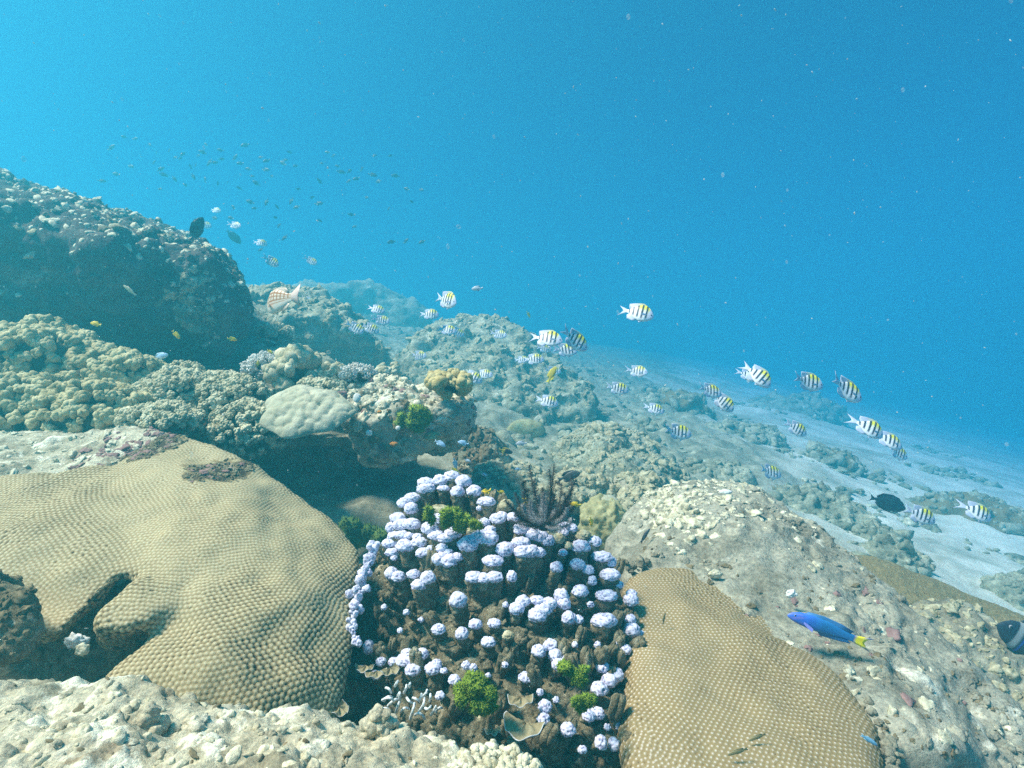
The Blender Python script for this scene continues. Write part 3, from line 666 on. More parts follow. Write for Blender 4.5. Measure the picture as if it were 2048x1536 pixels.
V, N, fs = hull_surface(fl, 0.008, 5, 0.04, 5); V = V + N * (0.02 * fbm(V * 4, 3, 9) + 0.004 * dome(V * 55, 4, 0.7))[:, None]
tag(link_mesh("brain_coral", mesh_np("brain_coral", V, fs, M['brain_far'])), "flat hazy brown brain coral beyond the grey boulder at right", "brain coral")

# ------------------------------------------------------------------ knobbly branching colonies
def knob_template(kind, seed):
    """one branch: a stub ending in a few fused-looking knobs; z up, height about 1"""
    r = np.random.default_rng(seed); parts = []; fcs = []; off = 0
    tV, tF = ico(2)
    specs = [((0, 0, 0.35), (0.42, 0.42, 0.65))]
    n = {'blunt': 4, 'fine': 5, 'lobe': 4, 'thin': 3}[kind]
    for k in range(n):
        a = 2 * math.pi * (k + 0.4 * r.random()) / n; rad = {'blunt': 0.34, 'fine': 0.42, 'lobe': 0.36, 'thin': 0.4}[kind]
        rr = {'blunt': 0.36, 'fine': 0.25, 'lobe': 0.40, 'thin': 0.17}[kind] * (0.8 + 0.5 * r.random())
        specs.append(((rad * math.cos(a), rad * math.sin(a), 0.72 + 0.3 * r.random()), (rr, rr, rr * (1.9 if kind == 'thin' else 1.15))))
    specs.append(((0, 0, 1.05), (0.33, 0.33, 0.36) if kind != 'thin' else (0.16, 0.16, 0.34)))
    for c, s in specs:
        V = tV * np.array(s) + np.array(c); V = V + tV * (0.07 * fbm(V * 2.7 + seed, 2, seed))[:, None]
        parts.append(V); fcs.append(tF + off); off += len(tV)
    return np.vstack(parts), np.vstack(fcs)
TPL = {(k, i): knob_template(k, 60 + i) for k in ('blunt', 'fine', 'lobe', 'thin') for i in range(3)}

def colony(label, px, py, d, rx, ry, kn, kind, mat, cat="coral", group=None, depth=0.8, lean=(0, -0.25, 0.3), cover=0.80, name="knobbly_coral", full=0.05):
    c = P(px, py, d); RX, RZ, RY = S(rx, d), S(ry, d), S(rx, d) * depth; k = S(kn, d)
    V, Fc = ico(4); V = V * (1 + 0.28 * fbm(V * 1.3 + px * 0.01, 3, int(px) % 50))[:, None] * np.array((RX, RY, RZ))
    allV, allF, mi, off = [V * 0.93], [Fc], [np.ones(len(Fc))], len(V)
    area = math.pi * (RX * RZ + RX * RY) * 1.1; n = int(min(760, cover * area / (k * k * 0.8)))
    p, nn = sample_surface(V, [Fc], n, lambda C, q: np.clip(q[:, 2] * 0.9 - q[:, 1] * 0.7 + 0.25 + 0.15 * np.abs(q[:, 0]), full, 1))
    nn = nn + np.array(lean) + rng.normal(size=nn.shape) * 0.28; nn /= np.linalg.norm(nn, axis=1, keepdims=True)
    ids = rng.integers(0, 3, n); s = k * (0.6 + 0.85 * rng.random(n))
    for i in range(3):
        m = ids == i
        if m.sum() == 0: continue
        W, f = scatter(*TPL[(kind, i)], p[m] - nn[m] * (s[m] * 0.3)[:, None], nn[m], s[m], 0.02)
        allV.append(W); allF.append(f + off); mi.append(np.zeros(len(f))); off += len(W)
    W = np.vstack(allV); q = W * (1.5 / k) + px
    W = W + 0.16 * k * np.stack([fbm(q, 3, 71), fbm(q, 3, 72), fbm(q, 3, 73)], 1)
    o = link_mesh(name, mesh_np(name, W, [np.vstack(allF)], [M[mat], M['knob_shade_base']], midx=np.concatenate(mi)))
    o.location = c
    return tag(o, label, cat, group)

G1 = "knobbly corals along the left reef edge"
colony("tall mound of yellow knobbly coral with a round head at the far left", 70, 745, 2.05, 118, 82, 14, 'blunt', 'knob', group=G1)
colony("small round yellow coral head topping the far left mound", 88, 672, 2.1, 36, 26, 11, 'blunt', 'knob', group=G1, cover=1.6)
colony("shaded yellow knobbly coral at the left edge above the pale dead rock", 45, 822, 1.85, 115, 60, 14, 'blunt', 'knob', group=G1)
colony("yellow knobbly coral sloping right of the far left mound", 215, 765, 2.08, 112, 58, 13, 'blunt', 'knob', group=G1)
colony("dark gapped knobbly coral below the sloping yellow one", 195, 828, 1.82, 105, 52, 13, 'blunt', 'knob', group=G1)
colony("fine pale knobbly coral in the middle of the left reef edge", 365, 800, 2.0, 88, 55, 9, 'fine', 'knob_fine', group=G1)
colony("low fine knobbly coral just above the tan brain coral crown", 320, 846, 1.78, 80, 34, 9, 'fine', 'knob_fine', group=G1)
colony("fine knobbly coral left of the pale plate coral", 462, 812, 2.0, 84, 54, 9, 'fine', 'knob_fine', group=G1)
colony("drooping dark knobbly coral under the left rim of the plate coral", 500, 862, 1.88, 72, 48, 9, 'fine', 'knob_fine', group=G1)
colony("small tufted coral on the crest below a yellow fish", 360, 752, 2.2, 42, 20, 9, 'fine', 'knob_fine', group=G1)
colony("ridge of fine coral against the shadow of the dark boulder", 440, 776, 2.2, 62, 24, 9, 'fine', 'knob_fine', group=G1)
colony("dark branching coral with pale tips on the reef crest", 538, 738, 2.25, 42, 26, 9, 'thin', 'knob_white', group=G1, full=0.15, cover=1.3)
colony("lumpy tan coral head between the branching coral and the plate coral", 592, 748, 2.15, 34, 26, 22, 'lobe', 'knob_fine', group=G1, cover=1.4)
colony("low crust of fine coral behind the plate coral", 650, 790, 2.08, 52, 26, 10, 'fine', 'knob_fine', group=G1)
colony("small white branching coral on the back edge of the overhanging rock", 715, 752, 2.1, 30, 17, 8, 'thin', 'knob_white', full=0.2, cover=1.5, name="branching_coral")
colony("lobed golden cauliflower coral on the top right of the overhanging rock", 900, 772, 1.92, 34, 15, 17, 'lobe', 'knob_tan', cover=1.1, name="cauliflower_coral", full=0.2)
colony("small tuft of coral on the ledge under the checkered fish", 548, 668, 3.1, 32, 12, 9, 'fine', 'knob_fine', cover=1.4)
colony("small tan coral nub on the crest right of the lumpy head", 662, 752, 2.15, 20, 14, 12, 'lobe', 'knob_fine')
colony("cream coral knobs at the bottom edge below the lilac finger coral", 985, 1556, 0.63, 85, 22, 15, 'blunt', 'growth_pale', cover=1.1, name="knobbly_coral")
colony("dim hazy lump of coral in the dip behind the overhanging rock", 778, 748, 2.9, 16, 16, 10, 'lobe', 'knob_fine')

# plate coral: a thick lobed disc tilted towards the camera
V, Fc = ico(6); V = V.copy()
ang = np.arctan2(V[:, 1], V[:, 0]); rad = 1 + 0.07 * np.sin(ang * 3 + 1) + 0.05 * np.sin(ang * 7)
q = V * np.array((0.142, 0.112, 0.016)); q[:, :2] *= rad[:, None]
tpm = V[:, 2] > -0.05
q = q + np.stack((V[:, 0] * 0.2, V[:, 1] * 0.2, V[:, 2]), 1) * ((0.015 * dome(q * 34, 8, 0.8) + 0.003 * dome(q * 80, 9, 0.8) + 0.004 * fbm(q * 14, 3, 3)) * tpm)[:, None]
q[:, 2] += 0.012 * (1 - (V[:, 0] ** 2 + V[:, 1] ** 2))
o = tag(link_mesh("plate_coral", mesh_np("plate_coral", q, [Fc], M['plate'])), "pale lobed plate coral jutting over the dark gap in the middle left", "coral")
o.location = P(612, 822, 1.80); o.rotation_euler = (R(40), R(6), R(-6))

# green algae tufts
def algae(label, px, py, d, rx, ry, mat='algae', nblade=1800, seed=1):
    c = P(px, py, d); r_ = np.random.default_rng(seed); qs, fs_, off = [], [], 0; tV, tF = ico(3)
    for k in range(9):
        o_ = np.array((r_.uniform(-.8, .8) * S(rx, d), r_.uniform(-.1, .3) * S(rx, d), r_.uniform(-.8, .7) * S(ry, d))); e = r_.uniform(.26, .55)
        q = tV * (1 + 0.5 * fbm(tV * 1.5 + seed * 3.1 + k * 7, 4, seed))[:, None] * np.array((S(rx, d), S(rx, d) * 0.6, S(ry, d))) * e + o_
        qs.append(q); fs_.append(tF + off); off += len(q)
    q = np.vstack(qs); Fc = np.vstack(fs_)
    p, nn = sample_surface(q, [Fc], nblade); L = S(9, d) * (0.4 + 0.8 * rng.random(nblade)); wv = S(1.5, d)
    nn = nn + rng.normal(size=nn.shape) * 0.55 + np.array((0, -0.1, 0.15)); nn /= np.linalg.norm(nn, axis=1, keepdims=True)
    fr_ = frames(nn); x, y = fr_[:, :, 0] * wv, fr_[:, :, 1] * wv
    bl = np.stack((p - x - y * .5, p + x - y * .5, p + y, p + nn * L[:, None]), 1).reshape(-1, 3)
    b = (np.arange(nblade) * 4)[:, None]
    tf = np.vstack((b + [[0, 1, 3]], b + [[1, 2, 3]], b + [[2, 0, 3]])) + len(q)
    o = link_mesh("green_algae", mesh_np("green_algae", np.vstack((q, bl)), [np.vstack((Fc, tf))], M[mat])); o.location = c
    return tag(o, label, "algae", "tufts of green algae")
algae("bright green algae tuft on the face of the overhanging rock", 836, 834, 1.83, 24, 28, seed=1)
algae("small green tuft left of the larger one on the overhanging rock", 806, 842, 1.84, 11, 14, nblade=700, seed=2)
algae("green algae clump between lilac fingers near the coral's summit", 912, 1040, 1.10, 28, 26, seed=3)
algae("green sliver of algae left of the summit fingers", 856, 1032, 1.10, 10, 18, nblade=700, seed=4)
algae("largest green algae clump at the foot of the lilac finger coral", 955, 1395, 0.815, 44, 40, nblade=3500, seed=5)
algae("upper green algae tuft on the right foot of the finger coral", 1150, 1345, 0.855, 26, 20, nblade=1200, seed=6)
algae("lower green algae tuft on the right foot of the finger coral", 1168, 1404, 0.82, 19, 17, nblade=1200, seed=7)
algae("tiny green tuft among small fingers in the middle of the coral", 951, 1052, 1.09, 10, 8, nblade=500, seed=9)
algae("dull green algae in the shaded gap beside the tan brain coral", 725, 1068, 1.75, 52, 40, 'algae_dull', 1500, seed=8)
# ------------------------------------------------------------------ the lilac finger coral
def dT(px, py): return 1.22 - (py - 950) / 550 * 0.42 + 0.09 * ((px - 990) / 280) ** 2
FINGERS = [  # each finger: list of tip lobes (px, py, w, h); 'b' first = brown overgrown tip
 [(881,961,26,24),(904,953,28,22),(927,964,28,28)], [(852,966,30,20),(852,978,34,24)], [(887,977,22,13)], [(915,984,25,25)], [(948,983,25,24)],
 [(824,997,30,22),(807,1007,22,22),(822,1018,26,27)], [(973,1004,34,19)], [(959,1017,10,10)], ['b',(879,1019,32,20)], [(880,1040,33,26)],
 [(796,1037,30,22)], [(803,1050,34,24),(823,1049,34,24)], [(782,1056,18,22)], [(861,1057,34,28),(872,1072,30,20),(890,1077,30,18),(907,1066,32,26)],
 [(968,1045,22,17)], [(980,1060,20,17)], ['b',(945,1062,19,24)], [(790,1073,26,19),(804,1071,26,19),(780,1087,28,18)], [(817,1072,18,13)], [(835,1074,18,13)],
 [(811,1093,36,27),(838,1085,28,19)], [(962,1074,36,30),(977,1079,36,32)], [(936,1090,37,35)], [(784,1105,25,17),(788,1116,12,10)], [(846,1106,26,20),(861,1098,15,13)],
 [(884,1097,22,17)], [(897,1105,16,13)], [(914,1115,19,17)], [(882,1119,32,28),(898,1123,30,28)], [(986,1122,38,21)], [(783,1148,24,26),(797,1154,24,22)],
 [(827,1149,23,19)], [(856,1157,28,28),(838,1171,28,22)], [(948,1155,32,23),(968,1157,30,20),(988,1155,32,23)], [(916,1201,30,34)], [(813,1225,11,11)],
 [(996,1038,29,23),(1004,1031,19,15)], [(1026,1036,23,21)], ['b',(1013,1012,26,24)], [(1042,1059,27,25)], [(1066,1069,30,25),(1082,1074,28,25),(1095,1082,26,24)],
 [(1042,1086,35,22),(1046,1104,36,28),(1062,1103,32,28),(1079,1106,21,21)], [(1009,1100,31,29)], [(1024,1154,18,23)], [(1130,1053,26,15),(1127,1065,19,17),(1143,1057,20,18)],
 ['b',(1118,1078,21,22)], ['b',(1165,1071,31,20)], [(1160,1094,37,27)], [(1187,1084,28,22)], ['b',(1137,1092,15,15)], [(1126,1106,15,13)],
 [(1203,1114,37,22),(1222,1125,19,23)], [(1113,1135,23,23)], [(1155,1130,27,24)], [(1176,1141,21,19)], [(1220,1150,39,25)], [(1185,1162,15,19)], [(1239,1170,13,15)],
 [(1161,1183,29,25)], [(1263,1188,19,17),(1262,1201,25,27)], [(1213,1192,39,22)], [(1181,1209,11,11)], [(1046,1203,26,22),(1034,1218,26,28)], [(1074,1201,26,17)],
 [(1097,1209,28,26),(1086,1220,30,26),(1075,1231,34,28)], [(1123,1192,25,28),(1128,1208,24,26)], [(1137,1237,25,27)], [(1157,1240,17,16)], [(1208,1242,46,30)],
 [(1260,1240,21,23),(1264,1261,28,30),(1281,1268,13,13)], [(1230,1290,9,11)], [(977,1285,25,21)], [(989,1247,23,17)], ['b',(1017,1272,21,19)],
 [(877,1260,25,20)], [(951,1249,23,19)], [(924,1268,23,23)], [(737,1295,19,28)], [(762,1324,17,17)], [(787,1324,17,15)], [(806,1322,26,22),(820,1319,24,22),(814,1306,19,14)],
 [(844,1309,23,22)], [(826,1340,28,25)], [(866,1338,28,24),(873,1329,18,18),(888,1342,11,11)], [(932,1331,14,17)], [(947,1336,11,15)], [(909,1361,21,19)], [(751,1351,19,17)],
 [(724,1338,17,13)], [(880,1392,16,15)], [(1101,1292,26,24),(1078,1303,26,24)], [(1110,1311,24,24),(1117,1329,24,26),(1131,1320,17,19)], [(1053,1355,29,20)], [(1204,1335,23,21)],
 [(1231,1351,29,27),(1218,1362,27,27)], [(1199,1378,29,27)], [(1250,1300,21,21)], [(1269,1378,21,17)], [(1178,1432,22,22),(1195,1427,24,22)], [(1135,1460,27,25)],
]
SMALL = [(1202,1486,21,27), (1228,1490,19,26), (1233,1449,17,19), (1254,1428,13,15), (1090,1414,22,26), (1087,1438,22,19)]
EXTRA = [(768,1215,10,11), (842,1240,9,9), (800,1262,9,10), (1010,1330,10,10), (975,1352,11,10), (1150,1290,10,11), (1080,1385,11,12), (1112,1400,10,11), (1245,1480,14,17), (1215,1455,11,12), (1165,1500,14,14), (1010,1210,10,11), (1195,1290,11,12), (1238,1405,13,14)]
def build_finger_coral():
    root = empty("finger_coral", P(1000, 1400, 1.0))
    tag(root, "large brown coral mound of upright fingers with lilac white tips in the bottom centre", "finger coral")
    allp = []
    for fgr in FINGERS:
        for l in fgr:
            if l != 'b': allp.append(P(l[0], l[1] + l[3] * .4, dT(l[0], l[1])) + np.array((0, 0.045, -0.085)))
    for q in [(700, 1250, 1.2), (705, 1420, 1.05), (740, 1200, 1.2), (830, 1440, 0.93), (950, 1480, 0.89), (1060, 1530, 0.86), (1170, 1560, 0.84), (1260, 1500, 0.92), (1285, 1300, 1.08),
              (700, 1600, 1.1), (1000, 1750, 0.9), (1260, 1700, 0.9), (760, 1120, 1.45), (1000, 1010, 1.55), (1200, 1100, 1.4), (1000, 1300, 1.6)]:
        allp.append(P(*q))
    V, N, fs = hull_surface([allp], 0.0045, 6, 0.03, 4)
    V = V + N * (0.022 * fbm(V * 7, 3, 3) + 0.024 * dome(V * 24, 5, .8) * sstep(-.3, .3, fbm(V * 9, 2, 8)) + 0.012 * fbm(V * 36, 5, 6, 0.6))[:, None]
    base = link_mesh("base", mesh_np("base", V, fs, M['column']), root)
    growth("base_growth", V, fs, 1300, (0.003, 0.011), M['column'], base, facing, 3, (1, 1, 1.3), 0.7)
    growth("pale_growth", V, fs, 420, (0.0015, 0.005), M['growth_tan'], base, facing, 2, (1, 1, 0.9), 0.6)
    stubV, stubF = knob_template('lobe', 91); n = 170; p, nn = sample_surface(V, fs, n, facing); nn = nn * 0.5 + np.array((0, -0.1, 0.9)); nn /= np.linalg.norm(nn, axis=1, keepdims=True)
    W, Fc = scatter(stubV * np.array((0.55, 0.55, 1.5)), stubF, p - nn * 0.012, nn, 0.016 + 0.016 * rng.random(n), 0.03)
    W = W + 0.004 * np.stack([fbm(W * 90, 4, k_) for k_ in (1, 2, 3)], 1)
    so_ = link_mesh("dead_stub", mesh_np("dead_stub", W, [Fc], M['column']), base); so_["kind"] = "stuff" 
    cen = P(1000, 1420, 1.25); n = 0; tV, tF = ico(4)
    def geom(lobes_, fi):
        tv, tf, cv, cf, to, co, bm_ = [], [], [], [], 0, 0, []
        for li, (px, py, w_, h_) in enumerate(lobes_):
            d = dT(px, py); rx, rz = S(w_, d) / 2 * 1.07, S(h_, d) / 2 * 1.0
            c = P(px, py, d); ry = 0.6 * rx + 0.4 * rz
            q = tV * np.array((rx, ry, rz * 0.95)); q[:, 2] = np.where(q[:, 2] < 0, q[:, 2] * 0.75, q[:, 2])
            sd_ = fi * 3.7 + li
            q = q * (1 + 0.18 * fbm(tV * 1.2 + sd_, 2, 3) + 0.12 * fbm(tV * 3 + sd_, 2, 9))[:, None]
            b = dome((c + q) * 300, 7, 0.72)
            q = q + tV * (0.0017 * b)[:, None] + c
            tv.append(q); tf.append(tF + to); to += len(tV); bm_.append(b)
            # column
            ln = max(0.035, min(0.135, S(w_, d) * 3.4)); nr, na = 26, 28
            t = np.linspace(0, 1, nr)[:, None]; a = np.linspace(0, 2 * math.pi, na, endpoint=False)[None]
            drift = (cen - c) * 0.10; drift[2] = 0
            r_ = np.where(t < 0.06, 0.80, 0.90 + 0.30 * t)
            X = c[0] + drift[0] * t + rx * r_ * np.cos(a); Y = c[1] + (drift[1] + 0.02) * t + ry * r_ * np.sin(a); Z = c[2] + rz * 0.15 - ln * t + 0 * a
            G = np.stack((X, Y, Z), -1).reshape(-1, 3)
            rad = np.stack((np.cos(a) + 0 * t, np.sin(a) + 0 * t, 0 * a + 0 * t), -1).reshape(-1, 3)
            G = G + rad * (0.34 * rx * fbm(G * 42 + sd_, 3, 4) + 0.0050 * fbm(G * 120, 4, 11, 0.65))[:, None]
            i = np.arange(nr * na).reshape(nr, na); j = np.roll(i, -1, 1)
            cf.append(np.stack((i[:-1], i[1:], j[1:], j[:-1]), -1).reshape(-1, 4) + co); cv.append(G); co += len(G)
        return tv, tf, cv, cf, bm_
    for fi, fgr in enumerate(FINGERS):
        brown = fgr[0] == 'b'; tv, tf, cv, cf, bm_ = geom([l for l in fgr if l != 'b'], fi)
        col = link_mesh("finger", mesh_np("finger", np.vstack(cv), [np.vstack(cf)], M['column']), root)
        tip = link_mesh("tip", mesh_np("tip", np.vstack(tv), [np.vstack(tf)], M['growth_tan'] if brown else M['tip'], {"bump": np.concatenate(bm_)}), None)
        tip.parent = col
        if brown: tip["label"] = "dull brown overgrown fingertip"
    tv, tf, cv, cf, bm_ = geom(SMALL + EXTRA, 200)
    col = link_mesh("small_fingers", mesh_np("small_fingers", np.vstack(cv), [np.vstack(cf)], M['column']), root); col["kind"] = "stuff"
    tip = link_mesh("small_tips", mesh_np("small_tips", np.vstack(tv), [np.vstack(tf)], M['tip'], {"bump": np.concatenate(bm_)}), None)
    tip.parent = col; tip["kind"] = "stuff"
    # encrusting lilac rim where the colony meets the brain coral
    pts = [(750,1098),(744,1108),(738,1122),(733,1138),(727,1152),(722,1166),(718,1182),(713,1198),(709,1214),(706,1230),(704,1246),(706,1262),(709,1278)]
    tv, tf, bb, off = [], [], [], 0
    for k, (px, py) in enumerate(pts):
        for e in range(6):
            d = 1.16 - (py - 1098) / 180 * 0.19; c = P(px + rng.normal() * 5, py + rng.normal() * 7, d + 0.004 * rng.normal())
            r_ = S(8.5 if k < 9 else 5.5, d) * (0.5 + .6 * rng.random())
            q = ico(3)[0] * np.array((0.8, 0.55, 1.0)) * r_; q = q * (1 + 0.25 * fbm(ico(3)[0] * 1.6 + k * 3 + e, 2, 5))[:, None]
            b = dome((c + q) * 235, 7, .72); tv.append(q + c + ico(3)[0] * (0.002 * b)[:, None]); bb.append(b); tf.append(ico(3)[1] + off); off += len(q)
    r_ = link_mesh("rim", mesh_np("rim", np.vstack(tv), [np.vstack(tf)], M['tip'], {"bump": np.concatenate(bb)}), root)
    r_["label"] = "lilac crust rim along the edge of the tan brain coral"
build_finger_coral()

# ------------------------------------------------------------------ saucer corals, hydroids, shells, sponges
def saucer(label, px, py, d, rx, tilt, yaw, cup=0.12):
    n, na = 26, 60; t = (np.linspace(0, 1, n) ** 0.8)[:, None]; a = np.linspace(-0.56 * math.pi, 0.56 * math.pi, na)[None]
    r_ = S(rx, d) * (t * (1 + 0.05 * np.sin(a * 3 + px) + 0.025 * np.sin(a * 7)))
    X = r_ * np.sin(a); Y = -r_ * np.cos(a); Z = cup * r_ ** 2 / S(rx, d) + 0.002 * np.sin(a * 6 + t * 4) + 0 * r_
    A = np.stack((X, Y, Z), -1).reshape(-1, 3); th = S(rx, d) * 0.05
    B = A - np.array((0, 0, th)); i = np.arange(n * na).reshape(n, na)
    f1 = np.stack((i[:-1, :-1], i[1:, :-1], i[1:, 1:], i[:-1, 1:]), -1).reshape(-1, 4); f2 = f1[:, ::-1] + n * na
    ed = np.stack((i[-1, :-1], i[-1, :-1] + n * na, i[-1, 1:] + n * na, i[-1, 1:]), -1)
    mi = np.concatenate((np.repeat((np.arange(n - 1) == n - 2).astype(int), na - 1), np.zeros(len(f2), int), np.ones(len(ed), int)))
    V = np.vstack((A, B)); V = V + 0.0012 * np.stack((0 * V[:, 0], 0 * V[:, 0], fbm(V * 160, 3, 4)), 1)
    o = link_mesh("saucer_coral", mesh_np("saucer_coral", V, [np.vstack((f1, f2, ed))], [M['saucer'], M['rim']], midx=mi))
    o.location = P(px, py - rx * 0.4, d + 0.006); o.rotation_euler = (R(tilt * 0.4), 0, R(yaw)); return tag(o, label, "coral", "saucer corals at the foot of the finger coral")
saucer("wide brown saucer coral with white edge at the bottom of the finger coral", 1050, 1462, 0.835, 44, 38, -28)
saucer("brown saucer coral with white edge above the widest saucer", 1040, 1405, 0.86, 26, 40, -5)
saucer("small saucer coral tucked under the lowest left finger", 752, 1352, 0.955, 22, 26, 10)
saucer("small saucer coral beside the brain coral's lower right edge", 730, 1340, 0.965, 20, 26, -8)
saucer("curled saucer coral standing right of the two small saucers", 778, 1345, 0.95, 20, 48, 50)
saucer("thin upright saucer at the right foot of the tan brain coral", 676, 1425, 0.84, 22, 60, 80)
saucer("tiny dim saucer in the dark left of the widest saucer", 985, 1465, 0.84, 16, 30, 10)

def tube(pts, r0, r1, na=8):
    pts = np.array(pts); n = len(pts); T = np.gradient(pts, axis=0); T /= np.linalg.norm(T, axis=1, keepdims=True)
    ref = np.array((0.3, 1, 0.2)); x = np.cross(T, ref); x /= np.linalg.norm(x, axis=1, keepdims=True); y = np.cross(T, x)
    a = np.linspace(0, 2 * math.pi, na, endpoint=False)[None, :, None]; r_ = np.linspace(r0, r1, n)[:, None, None]
    V = (pts[:, None] + r_ * (np.cos(a) * x[:, None] + np.sin(a) * y[:, None])).reshape(-1, 3)
    i = np.arange(n * na).reshape(n, na); j = np.roll(i, -1, 1)
    f = np.stack((i[:-1], j[:-1], j[1:], i[1:]), -1).reshape(-1, 4)
    V = np.vstack((V, pts[-1:] + T[-1:] * r1)); tip = len(V) - 1
    cap = np.stack((i[-1], j[-1], np.full(na, tip), np.full(na, tip)), -1)[:, :3]
    return V, f, cap

def hydroids():
    root = empty("branching_coral", P(810, 1420, 0.86))
    tag(root, "tangle of thin white curved coral branches in the dark below the fingers", "coral")
    tw = [((768,1402),(775,1394),(784,1394)), ((765,1400),(778,1396),(788,1402)), ((776,1412),(786,1402),(794,1398)), ((758,1428),(768,1417),(782,1422)), ((792,1424),(796,1410),(799,1404)),
          ((802,1424),(810,1416),(818,1418)), ((820,1438),(826,1420),(829,1406)), ((830,1430),(840,1427),(850,1438)), ((772,1376),(778,1378),(782,1386)), ((808,1386),(812,1376),(813,1370)),
          ((796,1392),(800,1386),(798,1400)), ((826,1396),(832,1398),(838,1404)), ((838,1402),(842,1394),(843,1388)), ((814,1396),(818,1402),(824,1406)), ((838,1422),(846,1410),(849,1396)),
          ((860,1402),(861,1394),(861,1388)), ((790,1372),(793,1366),(796,1362)), ((818,1374),(820,1368),(821,1366)), ((850,1416),(856,1418),(862,1412)), ((750,1430),(753,1424),(756,1422)),
          ((846,1392),(852,1386),(854,1380)), ((862,1430),(868,1420),(872,1412)), ((872,1424),(878,1416),(884,1416))]
    for k, (a, b, c) in enumerate(tw):
        d = 0.86 + 0.03 * rng.normal() * 0.6
        A, B, Cc = P(*a, d + .02), P(*b, d), P(*c, d + 0.01)
        t = np.linspace(0, 1, 9)[:, None]; pts = (1 - t) ** 2 * A + 2 * t * (1 - t) * (2 * B - (A + Cc) / 2) + t * t * Cc
        V, f, cap = tube(pts, 0.0021, 0.0017); V = V + 0.0004 * np.stack([fbm(V * 300, 2, s) for s in (1, 2, 3)], 1)
        link_mesh("branch", mesh_np("branch", V, [f, cap], M['hydroid']), root)
hydroids()

def blob(name, label, cat, px, py, d, w_, h_, mat, seed=0, amp=0.25, dep=0.5, group=None, sub=4):
    V, Fc = ico(sub); q = V * (1 + amp * fbm(V * 1.6 + seed * 5.3, 4, seed))[:, None] * np.array((S(w_, d) / 2, S(w_, d) / 2 * dep, S(h_, d) / 2))
    o = link_mesh(name, mesh_np(name, q, [Fc], M[mat])); o.location = P(px, py, d); return tag(o, label, cat, group)
blob("shell", "round white shell on the overhanging rock's top left", "shell", 714, 796, 1.835, 16, 19, 'shell', 1, .12)
blob("shell", "white shell lower down the face of the overhanging rock", "shell", 738, 866, 1.83, 14, 12, 'shell', 2, .2)
blob("shell", "small white shell left of the green algae on the overhanging rock", "shell", 796, 856, 1.82, 10, 9, 'shell', 3, .2)
blob("sponge", "rusty sponge on the left shoulder of the overhanging rock", "sponge", 682, 794, 1.9, 24, 24, 'pink', 4, .35)
blob("sponge", "orange sponge spot high on the overhanging rock", "sponge", 759, 824, 1.825, 10, 7, 'orange', 5, .3)
blob("sponge", "orange sponge streak low on the overhanging rock", "sponge", 788, 888, 1.85, 16, 9, 'orange', 6, .4)
blob("sponge", "olive knob of coral low on the right face of the overhanging rock", "coral", 865, 872, 1.87, 34, 20, 'lemon', 7, .35)
blob("sponge", "tan mound of coral under the cauliflower coral", "coral", 885, 825, 1.88, 62, 44, 'pale_rock', 8, .45, .4, sub=5)
blob("sponge", "tiny orange sponge on the grey boulder by the cream crust", "sponge", 1387, 1046, 1.445, 9, 6, 'orange', 9, .3)
blob("shell", "white shell in the crack of the grey boulder above the blue wrasse", "shell", 1582, 1188, 1.2, 22, 16, 'shell', 10, .4)
blob("shell", "pale flat shell on the top of the grey boulder", "shell", 1452, 984, 1.52, 24, 10, 'shell', 11, .25)
blob("shell", "pale oyster shell between brain coral and grey boulder", "shell", 1431, 1148, 1.27, 26, 16, 'growth_pale', 12, .35)
blob("shell", "white flaky shell in the notch of the tan brain coral", "shell", 150, 1282, 0.86, 40, 26, 'shell', 13, .6)
blob("sponge", "pale pointed sponge in the dark below the notch shell", "sponge", 165, 1300, 0.83, 26, 24, 'growth_pale', 14, .4)

